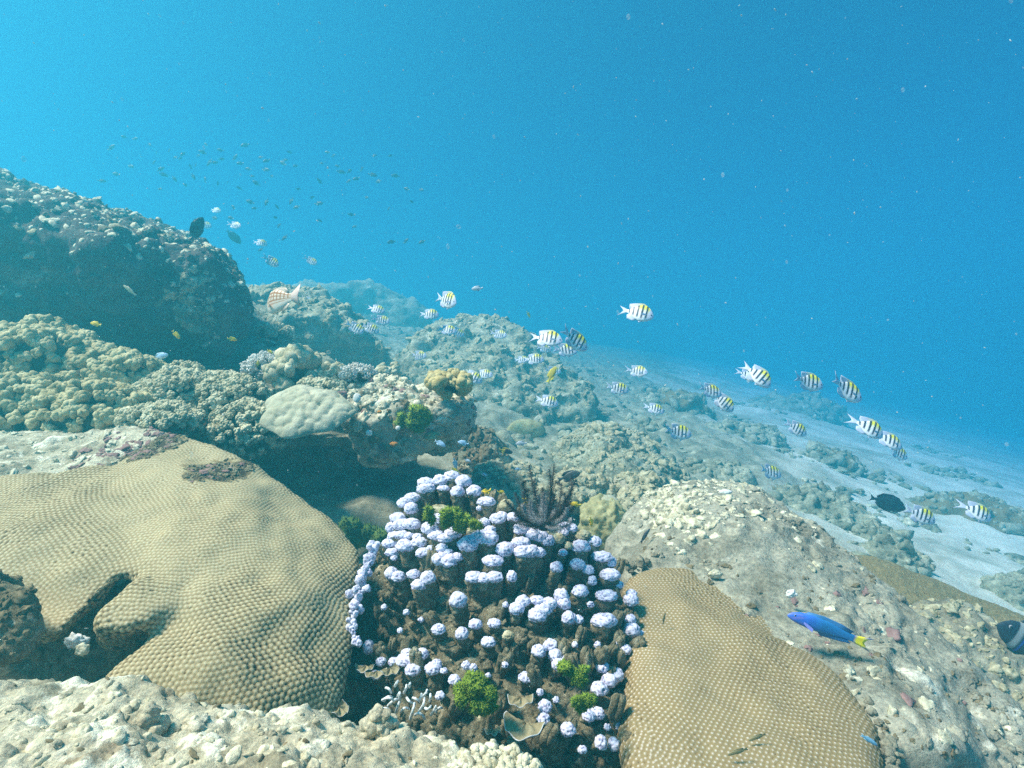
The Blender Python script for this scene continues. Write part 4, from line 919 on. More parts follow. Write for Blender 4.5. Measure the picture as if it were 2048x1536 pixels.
# ------------------------------------------------------------------ feather star
def feather_star():
    c = P(1088, 1052, 1.10)
    root = empty("feather_star", c)
    tag(root, "black feathery sea lily with curled arms perched on the finger coral", "feather star")
    V, Fc = ico(3); q = V * np.array((0.013, 0.013, 0.010)) + c
    link_mesh("disc", mesh_np("disc", q, [Fc], M['feather']), root)
    tips = [(1040,950),(1058,930),(1070,958),(1050,968),(1098,938),(1108,928),(1120,952),(1140,948),(1150,962),(1150,990),(1148,1012),(1010,1000),(1022,1018),(1030,985),(1085,975),(1110,975),(1128,985),
            (1018,1040),(1030,1055),(1046,1010),(1142,1035),(1128,1050),(1090,985),(1075,992),(1110,1015),(1062,1000),(1135,1015),(1100,1005)]
    for k, (px, py) in enumerate(tips):
        pale = k >= 19
        e = P(px, py, 1.10 + 0.06 * rng.normal() - (0.04 if pale else 0)); mid = (c + e) / 2
        side = np.array(((e[0] - c[0]) * 0.35, -0.012 * rng.random(), 0.0)); ctrl = mid + side * (0.5 + rng.random() * .9) + np.array((0.009 * rng.normal(), -0.012, -0.004 + 0.006 * rng.normal()))
        t = np.linspace(0, 1, 26)[:, None]; pts = (1 - t) ** 2 * c + 2 * t * (1 - t) * ctrl + t * t * e
        if k % 3 == 0:
            cu = np.clip(t - 0.8, 0, 1) / 0.2; pts = pts + np.concatenate((-0.010 * cu ** 2 * np.sign(e[0] - c[0]), -0.006 * cu ** 2, -0.012 * cu ** 2), 1)
        V, f, cap = tube(pts, 0.0010, 0.0005, 6)
        allv, allf, off = [V], [np.vstack((f[:, [0, 1, 2]], f[:, [0, 2, 3]], cap))], len(V)
        n = 70; tt = np.linspace(0.12, 0.99, n); idx = tt * 25; i0 = np.clip(idx.astype(int), 0, 24); fr_ = (idx - i0)[:, None]
        p = pts[i0] * (1 - fr_) + pts[i0 + 1] * fr_; T = pts[i0 + 1] - pts[i0]; T /= np.linalg.norm(T, axis=1, keepdims=True)
        x = np.cross(T, (0, 1, 0)); x /= np.linalg.norm(x, axis=1, keepdims=True)
        for sgn in (-1, 1):
            dr = x * sgn * 0.85 + T * 0.55 + rng.normal(size=(n, 3)) * 0.14 + np.array((0, -0.15, 0)) * sgn
            dr /= np.linalg.norm(dr, axis=1, keepdims=True); L = 0.0125 * (1 - 0.55 * tt[:, None] ** 3) * (0.85 + 0.3 * rng.random((n, 1)))
            w_ = 0.00062; y = np.cross(dr, T); y /= np.linalg.norm(y, axis=1, keepdims=True)
            bl = np.stack((p + T * w_, p - T * w_, p + y * w_, p + dr * L), 1).reshape(-1, 3); b = (np.arange(n) * 4)[:, None] + off
            allv.append(bl); allf.append(np.vstack((b + [[0, 1, 3]], b + [[1, 2, 3]], b + [[2, 0, 3]]))); off += len(bl)
        o = link_mesh("arm", mesh_np("arm", np.vstack(allv), [np.vstack(allf)], M['feather_pale' if pale else 'feather']), root)
        if pale: o["label"] = "greyish feathery arm near the centre"
feather_star()
# ------------------------------------------------------------------ fish
def fish_mesh(name, L, prof, wmax, fins, colf, bend=0.0, nr=56, na=22, eye=(0.13, 0.04, 0.028), pect=None, frac=0.80, sq=0.85):
    """x forward, z up. prof: (t, top, bottom) along the body (t 0 snout - 1 tail root), in body lengths; fins: strips"""
    B = L * frac; pr = np.array(prof); t = np.linspace(0, 1, nr) ** 0.9
    k = np.linspace(0, 1, 400); ker = np.hanning(31); ker /= ker.sum()
    def sm(col):
        y = np.interp(k, pr[:, 0], pr[:, col]); yp = np.concatenate((2 * y[0] - y[15:0:-1], y, 2 * y[-1] - y[-2:-17:-1])); y2 = np.convolve(yp, ker, 'valid'); return np.interp(t, k, y2)
    tp, bt = sm(1), sm(2)
    tp[0] = bt[0] = (tp[0] + bt[0]) / 2
    wd = wmax * np.interp(t, [0, .04, .12, .3, .5, .75, 1], [0, .35, .68, 1, .95, .5, .12])
    a = np.linspace(0, 2 * math.pi, na, endpoint=False)
    ca, sa = np.sign(np.cos(a)) * np.abs(np.cos(a)) ** sq, np.sign(np.sin(a)) * np.abs(np.sin(a)) ** sq
    z = ((tp + bt) / 2)[:, None] + ((tp - bt) / 2)[:, None] * sa; y = wd[:, None] * ca; x = 0.5 * frac - t[:, None] * frac + 0 * a + (0.5 - 0.5 * frac)
    x = 0.5 - t[:, None] * frac + 0 * a
    V = np.stack((x, y * frac, z * frac), -1).reshape(-1, 3)
    i = np.arange(nr * na).reshape(nr, na); j = np.roll(i, -1, 1)
    f = [np.stack((i[:-1], j[:-1], j[1:], i[1:]), -1).reshape(-1, 4)]
    tt = np.repeat(t, na); zz = z.ravel(); rel = (zz - np.repeat(bt, na)) / np.maximum(np.repeat(tp - bt, na), 1e-4)
    C = [colf('body', tt, zz, rel)]; Vs = [V]; off = len(V)
    for nm, base, tip in fins:
        base, tip = np.array(base, float), np.array(tip, float); n = len(base); m = 5
        s = np.linspace(0, 1, m)[None, :, None]; g = base[:, None] * (1 - s) + tip[:, None] * s
        th = (0.010 * (1 - s[0, :, 0]) + 0.0015)[None] + np.zeros((n, 1))
        for sg in (1, -1):
            q = np.stack((0.5 - g[..., 0] * frac, sg * th, g[..., 1] * frac), -1).reshape(-1, 3)
            Vs.append(q); C.append(colf(nm, g[..., 0].ravel(), g[..., 1].ravel(), np.tile(s[0, :, 0], n)))
        ii = np.arange(n * m).reshape(n, m) + off; q = np.stack((ii[:-1, :-1], ii[1:, :-1], ii[1:, 1:], ii[:-1, 1:]), -1).reshape(-1, 4)
        f += [q, q[:, ::-1] + n * m]
        ring = np.concatenate((ii[0, :], ii[1:, -1], ii[-1, -2::-1])); f.append(np.stack((ring[:-1], ring[1:], ring[1:] + n * m, ring[:-1] + n * m), -1))
        off += 2 * n * m
    if pect:
        px_, pz_, pl, pw, dz, spread = pect
        for sg in (1, -1):
            s = np.linspace(0, 1, 6)[:, None]; c = np.linspace(-1, 1, 5)[None]
            wv = pw * (0.35 + 0.65 * s ** 0.6) * (1 - 0.25 * c ** 2 * s)
            yb = float(np.interp(px_, t, wd)) * 0.93
            X = 0.5 - (px_ + pl * s * math.cos(spread)) * frac + 0 * c; Y = sg * (yb + pl * s * math.sin(spread) + 0 * c) * frac; Z = (pz_ + wv * c + dz * s) * frac
            for e in (0.002, -0.002):
                Vs.append(np.stack((X, Y + e, Z), -1).reshape(-1, 3)); C.append(colf('pectoral', np.zeros(30), np.zeros(30), np.zeros(30)))
            ii = np.arange(30).reshape(6, 5) + off; q = np.stack((ii[:-1, :-1], ii[1:, :-1], ii[1:, 1:], ii[:-1, 1:]), -1).reshape(-1, 4); f += [q, q[:, ::-1] + 30]; off += 60
    et, ez, er = eye; yw = float(np.interp(et, t, wd))
    for sg in (1, -1):
        eV, eF = ico(2); Vs.append(eV * np.array((er, er * .55, er)) * frac + np.array((0.5 - et * frac, sg * yw * 0.86 * frac, ez * frac)))
        r_ = np.hypot(eV[:, 0], eV[:, 2]); C.append(np.where((r_ < 0.72)[:, None], (0.006, 0.006, 0.01), (0.34, 0.34, 0.36))); f.append(eF + off); off += len(eV)
    W = np.vstack(Vs)
    if bend: W[:, 1] += bend * np.clip(0.25 - W[:, 0], 0, 1) ** 2
    return mesh_np(name, W * L, f, M['fish'], {"col": np.vstack(C)})

def lerp(a, b, k): k = np.asarray(k)[:, None]; return np.array(a) * (1 - k) + np.array(b) * k

# striped damselfish (white with five dark bars and a yellow back)
SP = [(0, -.01, -.03), (.04, .055, -.09), (.10, .125, -.135), (.2, .205, -.19), (.35, .262, -.235), (.5, .262, -.245), (.65, .215, -.205), (.8, .13, -.125), (.92, .072, -.07), (1, .062, -.062)]
SP = [(t_, a_ * 1.22, b_ * 1.22) if 0 < t_ < .9 else (t_, a_, b_) for t_, a_, b_ in SP]
STAIL = ('tail', [(.985, -.062), (.985, -.03), (.985, 0), (.985, .03), (.985, .062)], [(1.30, -.20), (1.18, -.085), (1.12, 0), (1.18, .085), (1.30, .20)])
SDORS = ('dorsal', [(.26, .225), (.4, .25), (.55, .235), (.7, .17), (.82, .105), (.9, .07)], [(.33, .275), (.46, .32), (.60, .31), (.78, .285), (.97, .245), (.95, .13)])
SANAL = ('anal', [(.56, -.22), (.66, -.19), (.76, -.135), (.88, -.075)], [(.62, -.275), (.74, -.285), (.92, -.235), (.95, -.12)])
SPELV = ('pelvic', [(.30, -.215), (.34, -.222), (.38, -.225)], [(.46, -.31), (.48, -.285), (.48, -.262)])
def deep(f_): return (f_[0], [(a_, b_ * 1.2) for a_, b_ in f_[1]], [(a_, b_ * 1.18) for a_, b_ in f_[2]])
SDORS, SANAL, SPELV = deep(SDORS), deep(SANAL), deep(SPELV)
def sergeant_col(part, t, z, rel):
    white, lilac, dark, yel = (.84, .84, .88), (.58, .61, .77), (.012, .016, .05), (.78, .74, .04)
    if part == 'body':
        c = lerp(lilac, white, sstep(.12, .30, t))
        c = c * (1 - sstep(.55, .9, rel)[:, None] * 0) 
        y = sstep(.58, .78, rel) * sstep(.17, .24, t) * (1 - sstep(.60, .70, t)); c = lerp((0, 0, 0), (1, 1, 1), 1 - y) * c + np.array(yel) * y[:, None]
        br = np.zeros_like(t)
        for b, w_ in ((.285, .033), (.445, .036), (.60, .036), (.755, .033), (.895, .026)):
            cen = b - 0.045 * (0.5 - rel)
            br = np.maximum(br, (1 - sstep(w_ * .72, w_ * 1.15, np.abs(t - cen))) * sstep(.10, .24, rel))
        return c * (1 - br[:, None]) + np.array(dark) * br[:, None]
    if part == 'dorsal':
        c = lerp((.50, .52, .30), (.42, .47, .60), sstep(.55, .7, t)); br = np.zeros_like(t)
        for b in (.285, .445, .60, .755): br = np.maximum(br, (1 - sstep(.022, .045, np.abs(t - b - .05 * rel))) * (1 - rel))
        return c * (1 - br[:, None]) + np.array((.02, .025, .06)) * br[:, None]
    return np.tile((.50, .54, .68), (len(t), 1))
SERG = [fish_mesh("striped_damselfish", 0.13, SP, .085, [STAIL, SDORS, SANAL, SPELV], sergeant_col, b, eye=(.115, .015, .030), pect=(.27, -.03, .2, .05, -.05, .45)) for b in (0.0, 0.35, -0.35, 0.5, -0.45)]

def place(name, me, px, py, d, yaw, tilt, label, cat="fish", group=None, roll=0.0, scale=1.0):
    o = link_mesh(name, me); o.location = P(px, py, d)
    o.rotation_euler = (Matrix.Rotation(R(yaw), 3, 'Z') @ Matrix.Rotation(R(tilt), 3, 'Y') @ Matrix.Rotation(R(roll), 3, 'X')).to_euler()
    if scale != 1.0: o.scale = (scale,) * 3
    return tag(o, label, cat, group)

GS = "black and white striped damselfish in a loose school"
SGT = [  # px, py, length px, tilt, yaw, label
 (893,600,46,16,-42,"large striped fish in open water high above the sloping slab, turned half towards us"),
 (1274,624,68,18,-12,"large striped fish alone in open blue water right of centre, tail raised"),
 (1093,676,66,12,-8,"left one of the two large overlapping striped fish at centre right"),
 (1148,680,66,34,8,"right one of the two large overlapping striped fish, head pointing down"),
 (1130,701,52,0,6,"striped fish level below the pair of large overlapping ones"),
 (1089,697,32,10,0,"small striped fish half hidden under the left large one"),
 (1068,718,42,4,0,"striped fish over the slab with a smaller one at its tail"),
 (1044,719,30,4,0,"smaller striped fish right behind another one's tail over the slab"),
 (1106,742,32,5,-10,"striped fish mostly hidden behind the big yellow fish"),
 (1274,743,38,6,-30,"small striped fish turned towards us below the lone large one"),
 (1235,777,46,14,-4,"striped fish just right of the slab's dark end, swimming level"),
 (1095,802,46,18,0,"striped fish low over the slab's shaded lower right face"),
 (1309,817,42,22,0,"striped fish above the sand left of the level one with a forked pale tail"),
 (1355,864,58,12,0,"striped fish with pale forked tail above the central knobbly rock's right end"),
 (1419,782,54,14,8,"upper left fish of the overlapping striped pair above the sand"),
 (1446,804,52,42,-14,"lower right fish of the overlapping striped pair, head down towards us"),
 (1516,750,66,46,-10,"steep diving striped fish with raised tail covering another fish"),
 (1495,750,44,28,5,"striped fish mostly hidden behind the steep diving one"),
 (1614,764,68,14,0,"striped fish whose head meets the tail of the largest one at right"),
 (1690,779,82,30,4,"largest striped fish in the row at right"),
 (1592,857,50,32,0,"small striped fish alone above the sand below the right row"),
 (1737,854,70,34,0,"topmost of the three striped fish stacked down to the right"),
 (1778,880,62,32,0,"middle one of the three striped fish stacked down to the right"),
 (1794,905,50,28,4,"lowest and smallest of the three striped fish stacked to the right"),
 (1539,944,54,16,10,"striped fish with darker bars just off the top of the grey boulder"),
 (1840,1030,64,24,-4,"striped fish just in front of the black surgeonfish's head"),
 (1955,1023,64,30,0,"rightmost striped fish over the pale sand near the frame edge"),
 (753,618,36,20,6,"dark looking striped fish above the dip between the far rocks"),
 (763,641,36,10,-8,"pale striped fish right below the dark looking one over the dip"),
 (710,656,40,28,-4,"left one of two striped fish side by side before the flat topped rock"),
 (741,657,38,24,0,"right one of two striped fish side by side before the flat topped rock"),
 (859,628,40,8,4,"striped fish at the left upper end of the sloping slab"),
 (894,659,40,14,0,"striped fish over the slab overlapping a smaller one ahead"),
 (914,664,32,30,0,"small striped fish tucked ahead of another over the slab"),
 (998,669,32,8,-22,"small round looking striped fish on the slab's upper right slope"),
 (838,711,32,5,-25,"striped fish alone in front of the shaded left part of the slab"),
 (944,753,46,30,0,"left one of the two striped fish next to the cauliflower coral"),
 (967,748,38,8,-10,"right one of the two striped fish next to the cauliflower coral"),
 (543,523,34,30,0,"striped fish above the checkered fish near the dark boulder's tip"),
 (622,522,28,26,0,"small striped fish in the blue above the flat topped rock"),
 (617,604,34,30,0,"striped fish over the flat topped rock behind the checkered fish's tail"),
 (521,485,26,12,20,"faint pale striped fish above the slope of the dark boulder's tip"),
 (431,420,24,15,0,"highest faint striped fish above the dark boulder crest"),
 (411,450,26,15,0,"faint striped fish half behind the black fish on the boulder crest"),
 (470,451,28,8,-15,"faint striped fish above the blurry dark fish beyond the boulder"),
]
for k, (px, py, ln, ti, yw, lab) in enumerate(SGT):
    d = F * 0.13 * math.cos(R(yw)) / ln
    place("striped_damselfish", SERG[(k * 3) % 5], px, py, d, yw, ti, lab, group=GS, roll=-(6 + 16 * ((k * 7) % 5) / 4))

# yellow damselfish
YP = [(0, 0, -.02), (.05, .07, -.08), (.15, .15, -.15), (.35, .215, -.205), (.6, .195, -.185), (.8, .12, -.11), (.93, .07, -.065), (1, .06, -.055)]
YT = ('tail', [(.985, -.055), (.985, 0), (.985, .055)], [(1.22, -.15), (1.14, 0), (1.22, .15)])
YD = ('dorsal', [(.25, .18), (.45, .205), (.65, .17), (.85, .09)], [(.34, .25), (.52, .285), (.78, .29), (.97, .14)])
YA = ('anal', [(.55, -.185), (.7, -.145), (.86, -.08)], [(.64, -.26), (.82, -.25), (.97, -.12)])
def flat(c1, c2=None, fin=None):
    def f_(part, t, z, rel):
        if part == 'body': return lerp(c1, c2 or c1, rel)
        return np.tile(fin or c2 or c1, (len(t), 1))
    return f_
YEL = fish_mesh("yellow_damselfish", 0.055, YP, .08, [YT, YD, YA], flat((.95, .58, .02), (.90, .62, .02), (.90, .66, .03)), nr=30, na=16, eye=(.13, .03, .028), pect=(.28, -.02, .18, .05, -.03, .4))
YELB = fish_mesh("yellow_leaf_fish", 0.09, YP, .07, [YT, YD, YA], flat((.46, .38, .03), (.50, .42, .04), (.66, .56, .05)), nr=30, na=16)
GY = "small yellow damselfish around the corals"
for px, py, ln, ti, yw, lab in [
 (192,648,22,-12,180,"yellow fish highest at left against the dark boulder"), (352,669,20,52,20,"slim yellow fish diving steeply before the dark boulder"),
 (464,678,18,8,35,"round orange yellow fish before the dark boulder's right part"), (540,703,13,30,15,"tiny yellow fish above the dark branching coral"),
 (516,727,12,-80,30,"tiny dull yellow fish standing upright by the branching coral"), (910,941,18,40,25,"yellow fish peeping from behind the summit of the finger coral"),
 (970,986,30,28,180,"biggest yellow fish touching the right upper fingers"), (1002,984,16,10,20,"small yellow fish just right of the biggest one"),
 (1050,998,13,8,10,"upper of two tiny yellow fish behind the feather star"), (1050,1007,13,-14,10,"lower of two tiny yellow fish behind the feather star"),
 (991,1018,13,35,20,"tiny yellow fish low between the fingers left of the feather star"), (1151,1009,23,-8,180,"yellow fish right of the feather star over pale sand"),
 (1182,1043,20,80,30,"yellow fish standing head down by the lemon green lump"), (1057,629,14,60,30,"faint yellowish fish high above the slab in the blue")]:
    d = F * 0.055 / ln * 0.93; e = min(d, 1.95) if px < 545 else (min(d, 1.45) if 850 < px < 1250 and py > 900 else d)
    place("yellow_damselfish", YEL, px, py, e, yw, ti, lab, group=GY, scale=e / d)
place("yellow_leaf_fish", YELB, 1103, 750, 2.55, -40, -58, "dull yellow fish with spread fins in front of a striped one over the slab")

# pale blue damselfish
CH = fish_mesh("blue_damselfish", 0.07, YP, .08, [YT, YD, YA], flat((.66, .76, .86), (.30, .52, .78), (.50, .68, .84)), nr=30, na=16, eye=(.13, .03, .028), pect=(.28, -.02, .18, .05, -.03, .4))
PALE = fish_mesh("grey_damselfish", 0.08, YP, .08, [YT, YD, YA], flat((.62, .66, .70), (.48, .54, .62), (.46, .52, .60)), nr=30, na=16, eye=(.13, .03, .028))
for me, px, py, ln, ti, yw, lab in [
 (CH,880,887,26,28,0,"pale blue fish head down under the overhanging rock's right corner"), (CH,927,886,24,-12,180,"pale blue fish facing left under the overhanging rock's tip"),
 (PALE,910,927,26,75,40,"whitish fish pointing down above the finger coral's summit"), (PALE,935,921,14,20,0,"tiny whitish fish right of the downward pointing one"),
 (PALE,1043,887,24,4,180,"faint pale fish over the sandy pocket in the middle"), (CH,1036,938,14,0,180,"tiny light blue fish on the lumpy low rock"),
 (CH,968,949,14,10,0,"tiny light blue fish over rubble right of the summit fingers"), (CH,320,713,34,-14,0,"grey blue fish in the shadow under the dark boulder"),
 (PALE,955,577,24,4,180,"faint pale fish high in the blue right of the large striped one"), (PALE,540,440,0,0,0,None)]:
    if lab:
        d = F * (0.07 if me is CH else 0.08) / ln; e = min(d, 1.7) if 860 < px < 960 and py > 800 else (min(d, 2.1) if py > 930 else min(d, 2.6 if px > 960 else 2.1))
        place("blue_damselfish" if me is CH else "grey_damselfish", me, px, py, e, yw, ti, lab, scale=e / d)

# checkered snapper, seen from behind at an angle
KP = [(0, -.03, -.05), (.05, .03, -.09), (.15, .12, -.13), (.3, .19, -.16), (.5, .185, -.16), (.7, .13, -.12), (.88, .07, -.07), (1, .06, -.06)]
KP = [(t_, a_ * 1.22, b_ * 1.2) if 0 < t_ < .9 else (t_, a_, b_) for t_, a_, b_ in KP]
def snap_col(part, t, z, rel):
    if part != 'body': return np.tile((.58, .46, .36), (len(t), 1)) if part != 'tail' else np.tile((.62, .48, .42), (len(t), 1))
    base = lerp((.66, .60, .52), (.74, .64, .50), rel); br = np.array((.36, .13, .012))
    row = np.zeros_like(t)
    for b in (.52, .68, .84): row = np.maximum(row, 1 - sstep(.030, .045, np.abs(rel - b)))
    row = np.maximum(row, 0.8 * (1 - sstep(.018, .03, np.abs(rel - .38))))
    colm = (1 - sstep(.010, .02, np.abs((t * 13) % 1 - .5) * 0.08)) * sstep(.5, .56, rel) * sstep(.2, .26, t) * 0
    colm = sstep(.26, .36, np.abs((t * 10) % 1 - .5)) * sstep(.52, .56, rel) * sstep(.22, .28, t) * 0.85
    k = np.maximum(row * sstep(.15, .2, t), colm)[:, None]; return base * (1 - k) + br * k
SN = fish_mesh("checkered_snapper", 0.25, KP, .085, [('tail', [(.985, -.06), (.985, 0), (.985, .06)], [(1.22, -.2), (1.14, 0), (1.22, .2)]),
      ('dorsal', [(.28, .175), (.5, .18), (.7, .13), (.86, .075)], [(.33, .25), (.55, .245), (.8, .2), (.92, .11)]), ('anal', [(.62, -.14), (.72, -.11), (.85, -.075)], [(.68, -.22), (.82, -.18), (.92, -.1)]),
      ('pelvic', [(.33, -.155), (.37, -.16), (.42, -.16)], [(.48, -.24), (.5, -.22), (.5, -.2)])], snap_col, -0.22, nr=120, na=60, eye=(.13, .05, .026), pect=(.28, -.03, .2, .045, -.04, .3))
place("checkered_snapper", SN, 560, 601, 2.0, 131, 4, "white fish with brown checkered back beside the dark boulder's tip")

# dark surgeonfish and other dark fish
DP = [(0, -.02, -.04), (.05, .05, -.09), (.15, .14, -.16), (.35, .215, -.215), (.6, .19, -.19), (.82, .09, -.09), (.94, .035, -.035), (1, .04, -.04)]
dark = flat((.030, .034, .045), (.022, .026, .036), (.02, .024, .036))
SU = fish_mesh("black_surgeonfish", 0.20, DP, .07, [('tail', [(.985, -.04), (.985, -.02), (.985, 0), (.985, .02), (.985, .04)], [(1.24, -.17), (1.10, -.09), (1.05, 0), (1.10, .09), (1.24, .17)]),
      ('dorsal', [(.22, .17), (.45, .21), (.7, .15), (.88, .06)], [(.26, .215), (.48, .265), (.76, .225), (.93, .10)]), ('anal', [(.4, -.21), (.6, -.18), (.75, -.12), (.88, -.06)], [(.44, -.255), (.62, -.245), (.8, -.19), (.93, -.09)])],
      dark, nr=40, na=18, eye=(.13, .05, .02), pect=(.27, -.02, .16, .04, -.05, .35))
place("black_surgeonfish", SU, 1771, 1004, F * 0.20 / 86, 0, 17, "black surgeonfish with a thin crescent tail over pale sand at right")
place("black_surgeonfish", SU, 392, 461, 2.42, 62, -66, "black fish standing steeply on the crest of the dark boulder", scale=0.72)
place("black_surgeonfish", SU, 466, 472, 5.6, 25, 42, "blurry dark fish in the blue beyond the boulder's crest")
place("dusky_damselfish", fish_mesh("dusky_damselfish", 0.075, YP, .08, [YT, YD, YA], lambda p, t, z, r_: lerp((.03, .035, .05), (.62, .50, .06), sstep(.62, .8, t)) if p == 'body' else np.tile((.5, .42, .08), (len(t), 1)), nr=30, na=16),
      1011, 902, 2.2, 5, 14, "dark fish with a yellow tail at the edge of the sandy pocket", scale=0.78)
place("dusky_damselfish", fish_mesh("dusky_damselfish", 0.09, YP, .07, [YT, YD, YA], flat((.10, .11, .10), (.06, .07, .07)), nr=30, na=16), 1137, 953, 1.7, 0, -18, "dusky fish swimming up behind the feather star's right arms", scale=0.83)

# slim wrasses
WP = [(0, -.01, -.03), (.06, .045, -.06), (.16, .085, -.085), (.35, .115, -.105), (.6, .105, -.095), (.85, .065, -.06), (1, .052, -.05)]
WT = ('tail', [(.985, -.05), (.985, -.025), (.985, 0), (.985, .025), (.985, .05)], [(1.25, -.10), (1.17, -.05), (1.14, 0), (1.17, .05), (1.25, .10)])
WD = ('dorsal', [(.25, .098), (.5, .11), (.75, .08), (.92, .055)], [(.28, .135), (.52, .155), (.78, .135), (.98, .095)])
WA = ('anal', [(.5, -.10), (.7, -.08), (.92, -.052)], [(.54, -.14), (.75, -.125), (.98, -.09)])
def blue_col(part, t, z, rel):
    if part == 'body':
        c = lerp((.05, .17, .70), (.03, .19, .48), sstep(.25, .55, t)); st = sstep(.25, .4, np.abs((rel * 5 + t * 4) % 1 - .5)) * (1 - sstep(.20, .28, t)) * 0.5
        return lerp((0, 0, 0), (1, 1, 1), 1 - st) * c + np.array((.30, .22, .62)) * st[:, None]
    if part == 'tail':
        k = (np.abs(z) < 0.085) * sstep(.02, .12, rel); return np.array((.10, .12, .45)) * (1 - k[:, None]) + np.array((.85, .72, .02)) * k[:, None]
    if part == 'pectoral': return np.tile((.20, .22, .62), (len(t), 1))
    return np.tile((.05, .18, .42), (len(t), 1))
BW = fish_mesh("blue_wrasse", 0.155, WP, .062, [WT, WD, WA], blue_col, 0.12, nr=70, na=24, eye=(.10, .025, .016), pect=(.24, -.03, .14, .035, -.05, .5))
place("blue_wrasse", BW, 1656, 1257, 1.06, 176, -19, "bright blue slender fish with a yellow tail patch above the brown brain coral")
def slim(name, L, c1, c2): return fish_mesh(name, L, WP, .05, [WT, WD, WA], flat(c1, c2), nr=30, na=14, eye=(.1, .02, .016))
W1 = slim("slim_wrasse", 0.032, (.36, .30, .14), (.20, .17, .08)); W2 = slim("slim_wrasse", 0.036, (.16, .36, .55), (.25, .50, .70))
place("slim_wrasse", W1, 1476, 1503, 0.80, 180, 18, "tiny olive fish lowest on the brown brain coral")
place("slim_wrasse", W1, 1515, 1474, 0.825, 180, 22, "tiny olive fish just above the lowest one on the brain coral", scale=0.9)
place("slim_wrasse", W2, 1738, 1480, 0.83, 0, 33, "tiny sky blue needle like fish at the brain coral's right edge", scale=0.85)
place("slim_wrasse", W1, 1328, 1237, 1.07, 15, -76, "tiny grey fish upright on the brain coral's upper left", scale=0.72)
place("slim_wrasse", slim("slim_wrasse", 0.045, (.10, .12, .13), (.05, .06, .08)), 1290, 1072, 1.42, 10, -55, "small dark slender fish on the grey boulder's left face")
place("slim_wrasse", slim("slim_wrasse", 0.05, (.04, .08, .05), (.05, .07, .05)), 1462, 1008, 1.50, 0, 30, "small dark green fish near the grey boulder's top", scale=0.4)
place("slim_wrasse", slim("slim_wrasse", 0.06, (.52, .50, .26), (.30, .32, .24)), 260, 581, 2.0, 180, -40, "yellowish slender fish before the dark boulder face")

# dark and white fish cut by the right edge
def edge_col(part, t, z, rel):
    if part != 'body': return np.tile((.03, .035, .05), (len(t), 1))
    k = (1 - sstep(.03, .05, np.abs(t - .27))); c = lerp((.025, .03, .045), (.30, .33, .33), k)
    b = 1 - sstep(.008, .02, np.abs(t - .36)); return c * (1 - b[:, None]) + np.array((.03, .10, .55)) * b[:, None]
EF = fish_mesh("banded_fish", 0.24, DP, .08, [('tail', [(.985, -.04), (.985, 0), (.985, .04)], [(1.2, -.15), (1.15, 0), (1.2, .15)]), ('dorsal', [(.25, .19), (.5, .2), (.85, .07)], [(.3, .25), (.55, .27), (.92, .13)]),
      ('anal', [(.45, -.2), (.65, -.17), (.86, -.07)], [(.5, -.25), (.7, -.25), (.92, -.12)])], edge_col, nr=60, na=24)
place("banded_fish", EF, 2072, 1296, 1.5, 180, -34, "dark fish with a white band cut off by the right edge of the view")

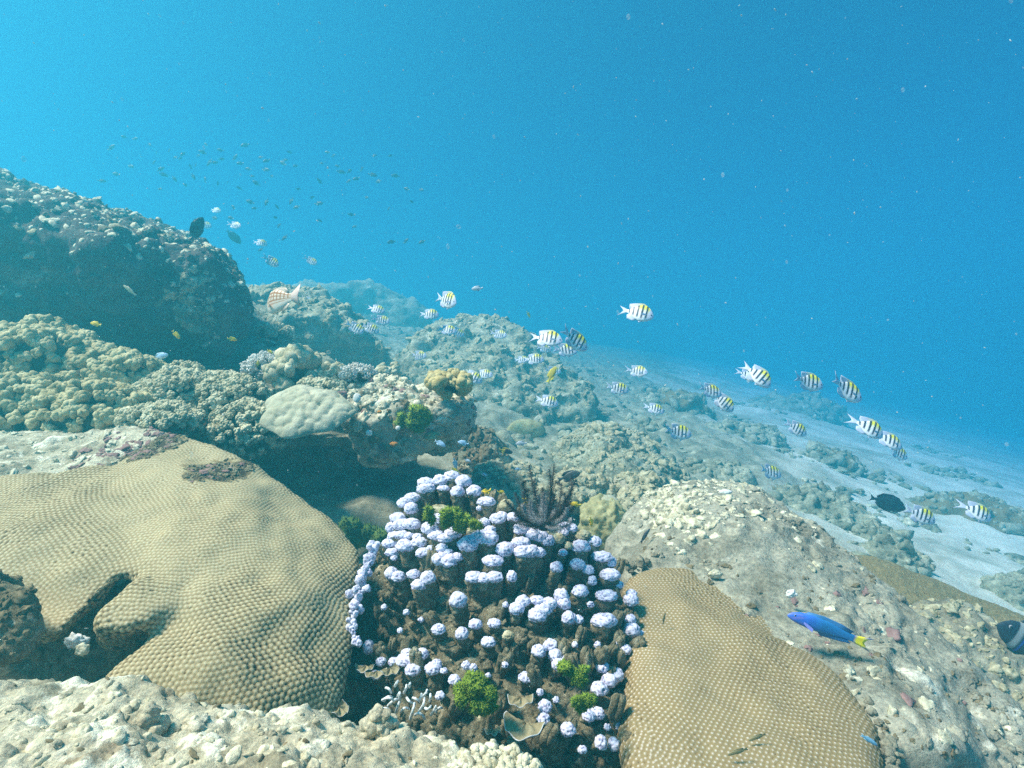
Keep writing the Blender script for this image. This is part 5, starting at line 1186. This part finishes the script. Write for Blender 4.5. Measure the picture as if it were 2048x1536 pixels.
# distant shoal
SH = fish_mesh("distant_fish", 0.09, YP, .08, [YT, YD, YA], flat((.05, .09, .13), (.03, .06, .09)), nr=16, na=10)
pts7 = [(65,103),(180,212),(95,258),(10,298),(330,130),(405,118),(485,140),(355,230),(372,262),(435,285),(545,272),(560,205),(500,322),(615,292),(350,345),(640,190),(670,190),(710,170),(705,118),(600,130),(850,88),(820,195),(868,228),
 (790,160),(975,180),(970,232),(1005,270),(915,312),(815,340),(1085,175),(1110,130),(1145,210),(1070,195),(1160,345),(1285,300),(1390,212),(1410,245),(1455,300),(1500,285),(1595,262),(1630,300),(1730,268),(1795,345),(1880,350),
 (880,422),(905,458),(975,422),(1035,448),(1120,415),(1150,452),(780,452),(1280,430),(1690,460),(1470,495),(1490,565),(1048,558),(1025,512),(765,515),(670,515),(1080,630),(940,700),(1705,655),(1790,650),(1885,655),(1285,530),(1530,230),(1460,240),
 (1605,150),(1365,150),(1295,195),(940,160),(470,165),(440,160),(315,190),(205,50),(140,40),(290,85),(745,310),(690,310),(890,270),(1330,130),(1700,150),(620,85),(575,150),(530,215),(1240,395),(1560,395),(1825,420)]
for k, (x, y) in enumerate(pts7):
    px, py = 200 + x / 2.926, 260 + y / 2.926
    ln = 11 + 9 * rng.random() if k < 66 else 9 + 5 * rng.random(); d = F * 0.09 / ln; d = min(d, 5.5)
    place("distant_fish", SH, px, py, d, rng.choice([0, 180]) + rng.normal() * 30, rng.normal() * 28, "tiny dark fish of the hazy distant shoal in the upper left blue", group="distant shoal of dark fish", scale=d * ln / (F * 0.09))

# drifting specks
n = 1500; px = rng.random(n) * 2300 - 120; py = rng.random(n) * 1500 - 60; d = 0.45 + 2.6 * rng.random(n) ** 1.2
pos = np.stack(((px - 1024) * d / F, d, -(py - 768) * d / F), 1)
keep = (py < 1060) | (rng.random(n) < 0.25); pos = pos[keep]; d = d[keep]; n = len(pos)
r_ = d / F * (0.6 + 1.4 * rng.random(n) ** 4)
W, Fc = scatter(*ico(1), pos, frames(rng.normal(size=(n, 3)) / 1.7)[:, :, 2], r_, 0.2, (1, 0.7, 1.3))
tag(link_mesh("drifting_specks", mesh_np("drifting_specks", W, [Fc], M['snow'])), "countless pale specks drifting in the water", None, None, "stuff")

n = 90; px = rng.random(n) * 2048; py = rng.random(n) * 1100; d = 0.35 + 1.2 * rng.random(n)
pos = np.stack(((px - 1024) * d / F, d, -(py - 768) * d / F), 1)
W, Fc = scatter(*ico(2), pos, frames(np.tile((0.0, 0, 1), (n, 1)))[:, :, 2], d / F * (1.6 + 3.2 * rng.random(n) ** 3), 0.1, (1, 0.7, 1.2))
tag(link_mesh("drifting_specks", mesh_np("drifting_specks", W, [Fc], M['snow_soft'])), "faint larger flecks drifting in the water", None, None, "stuff")
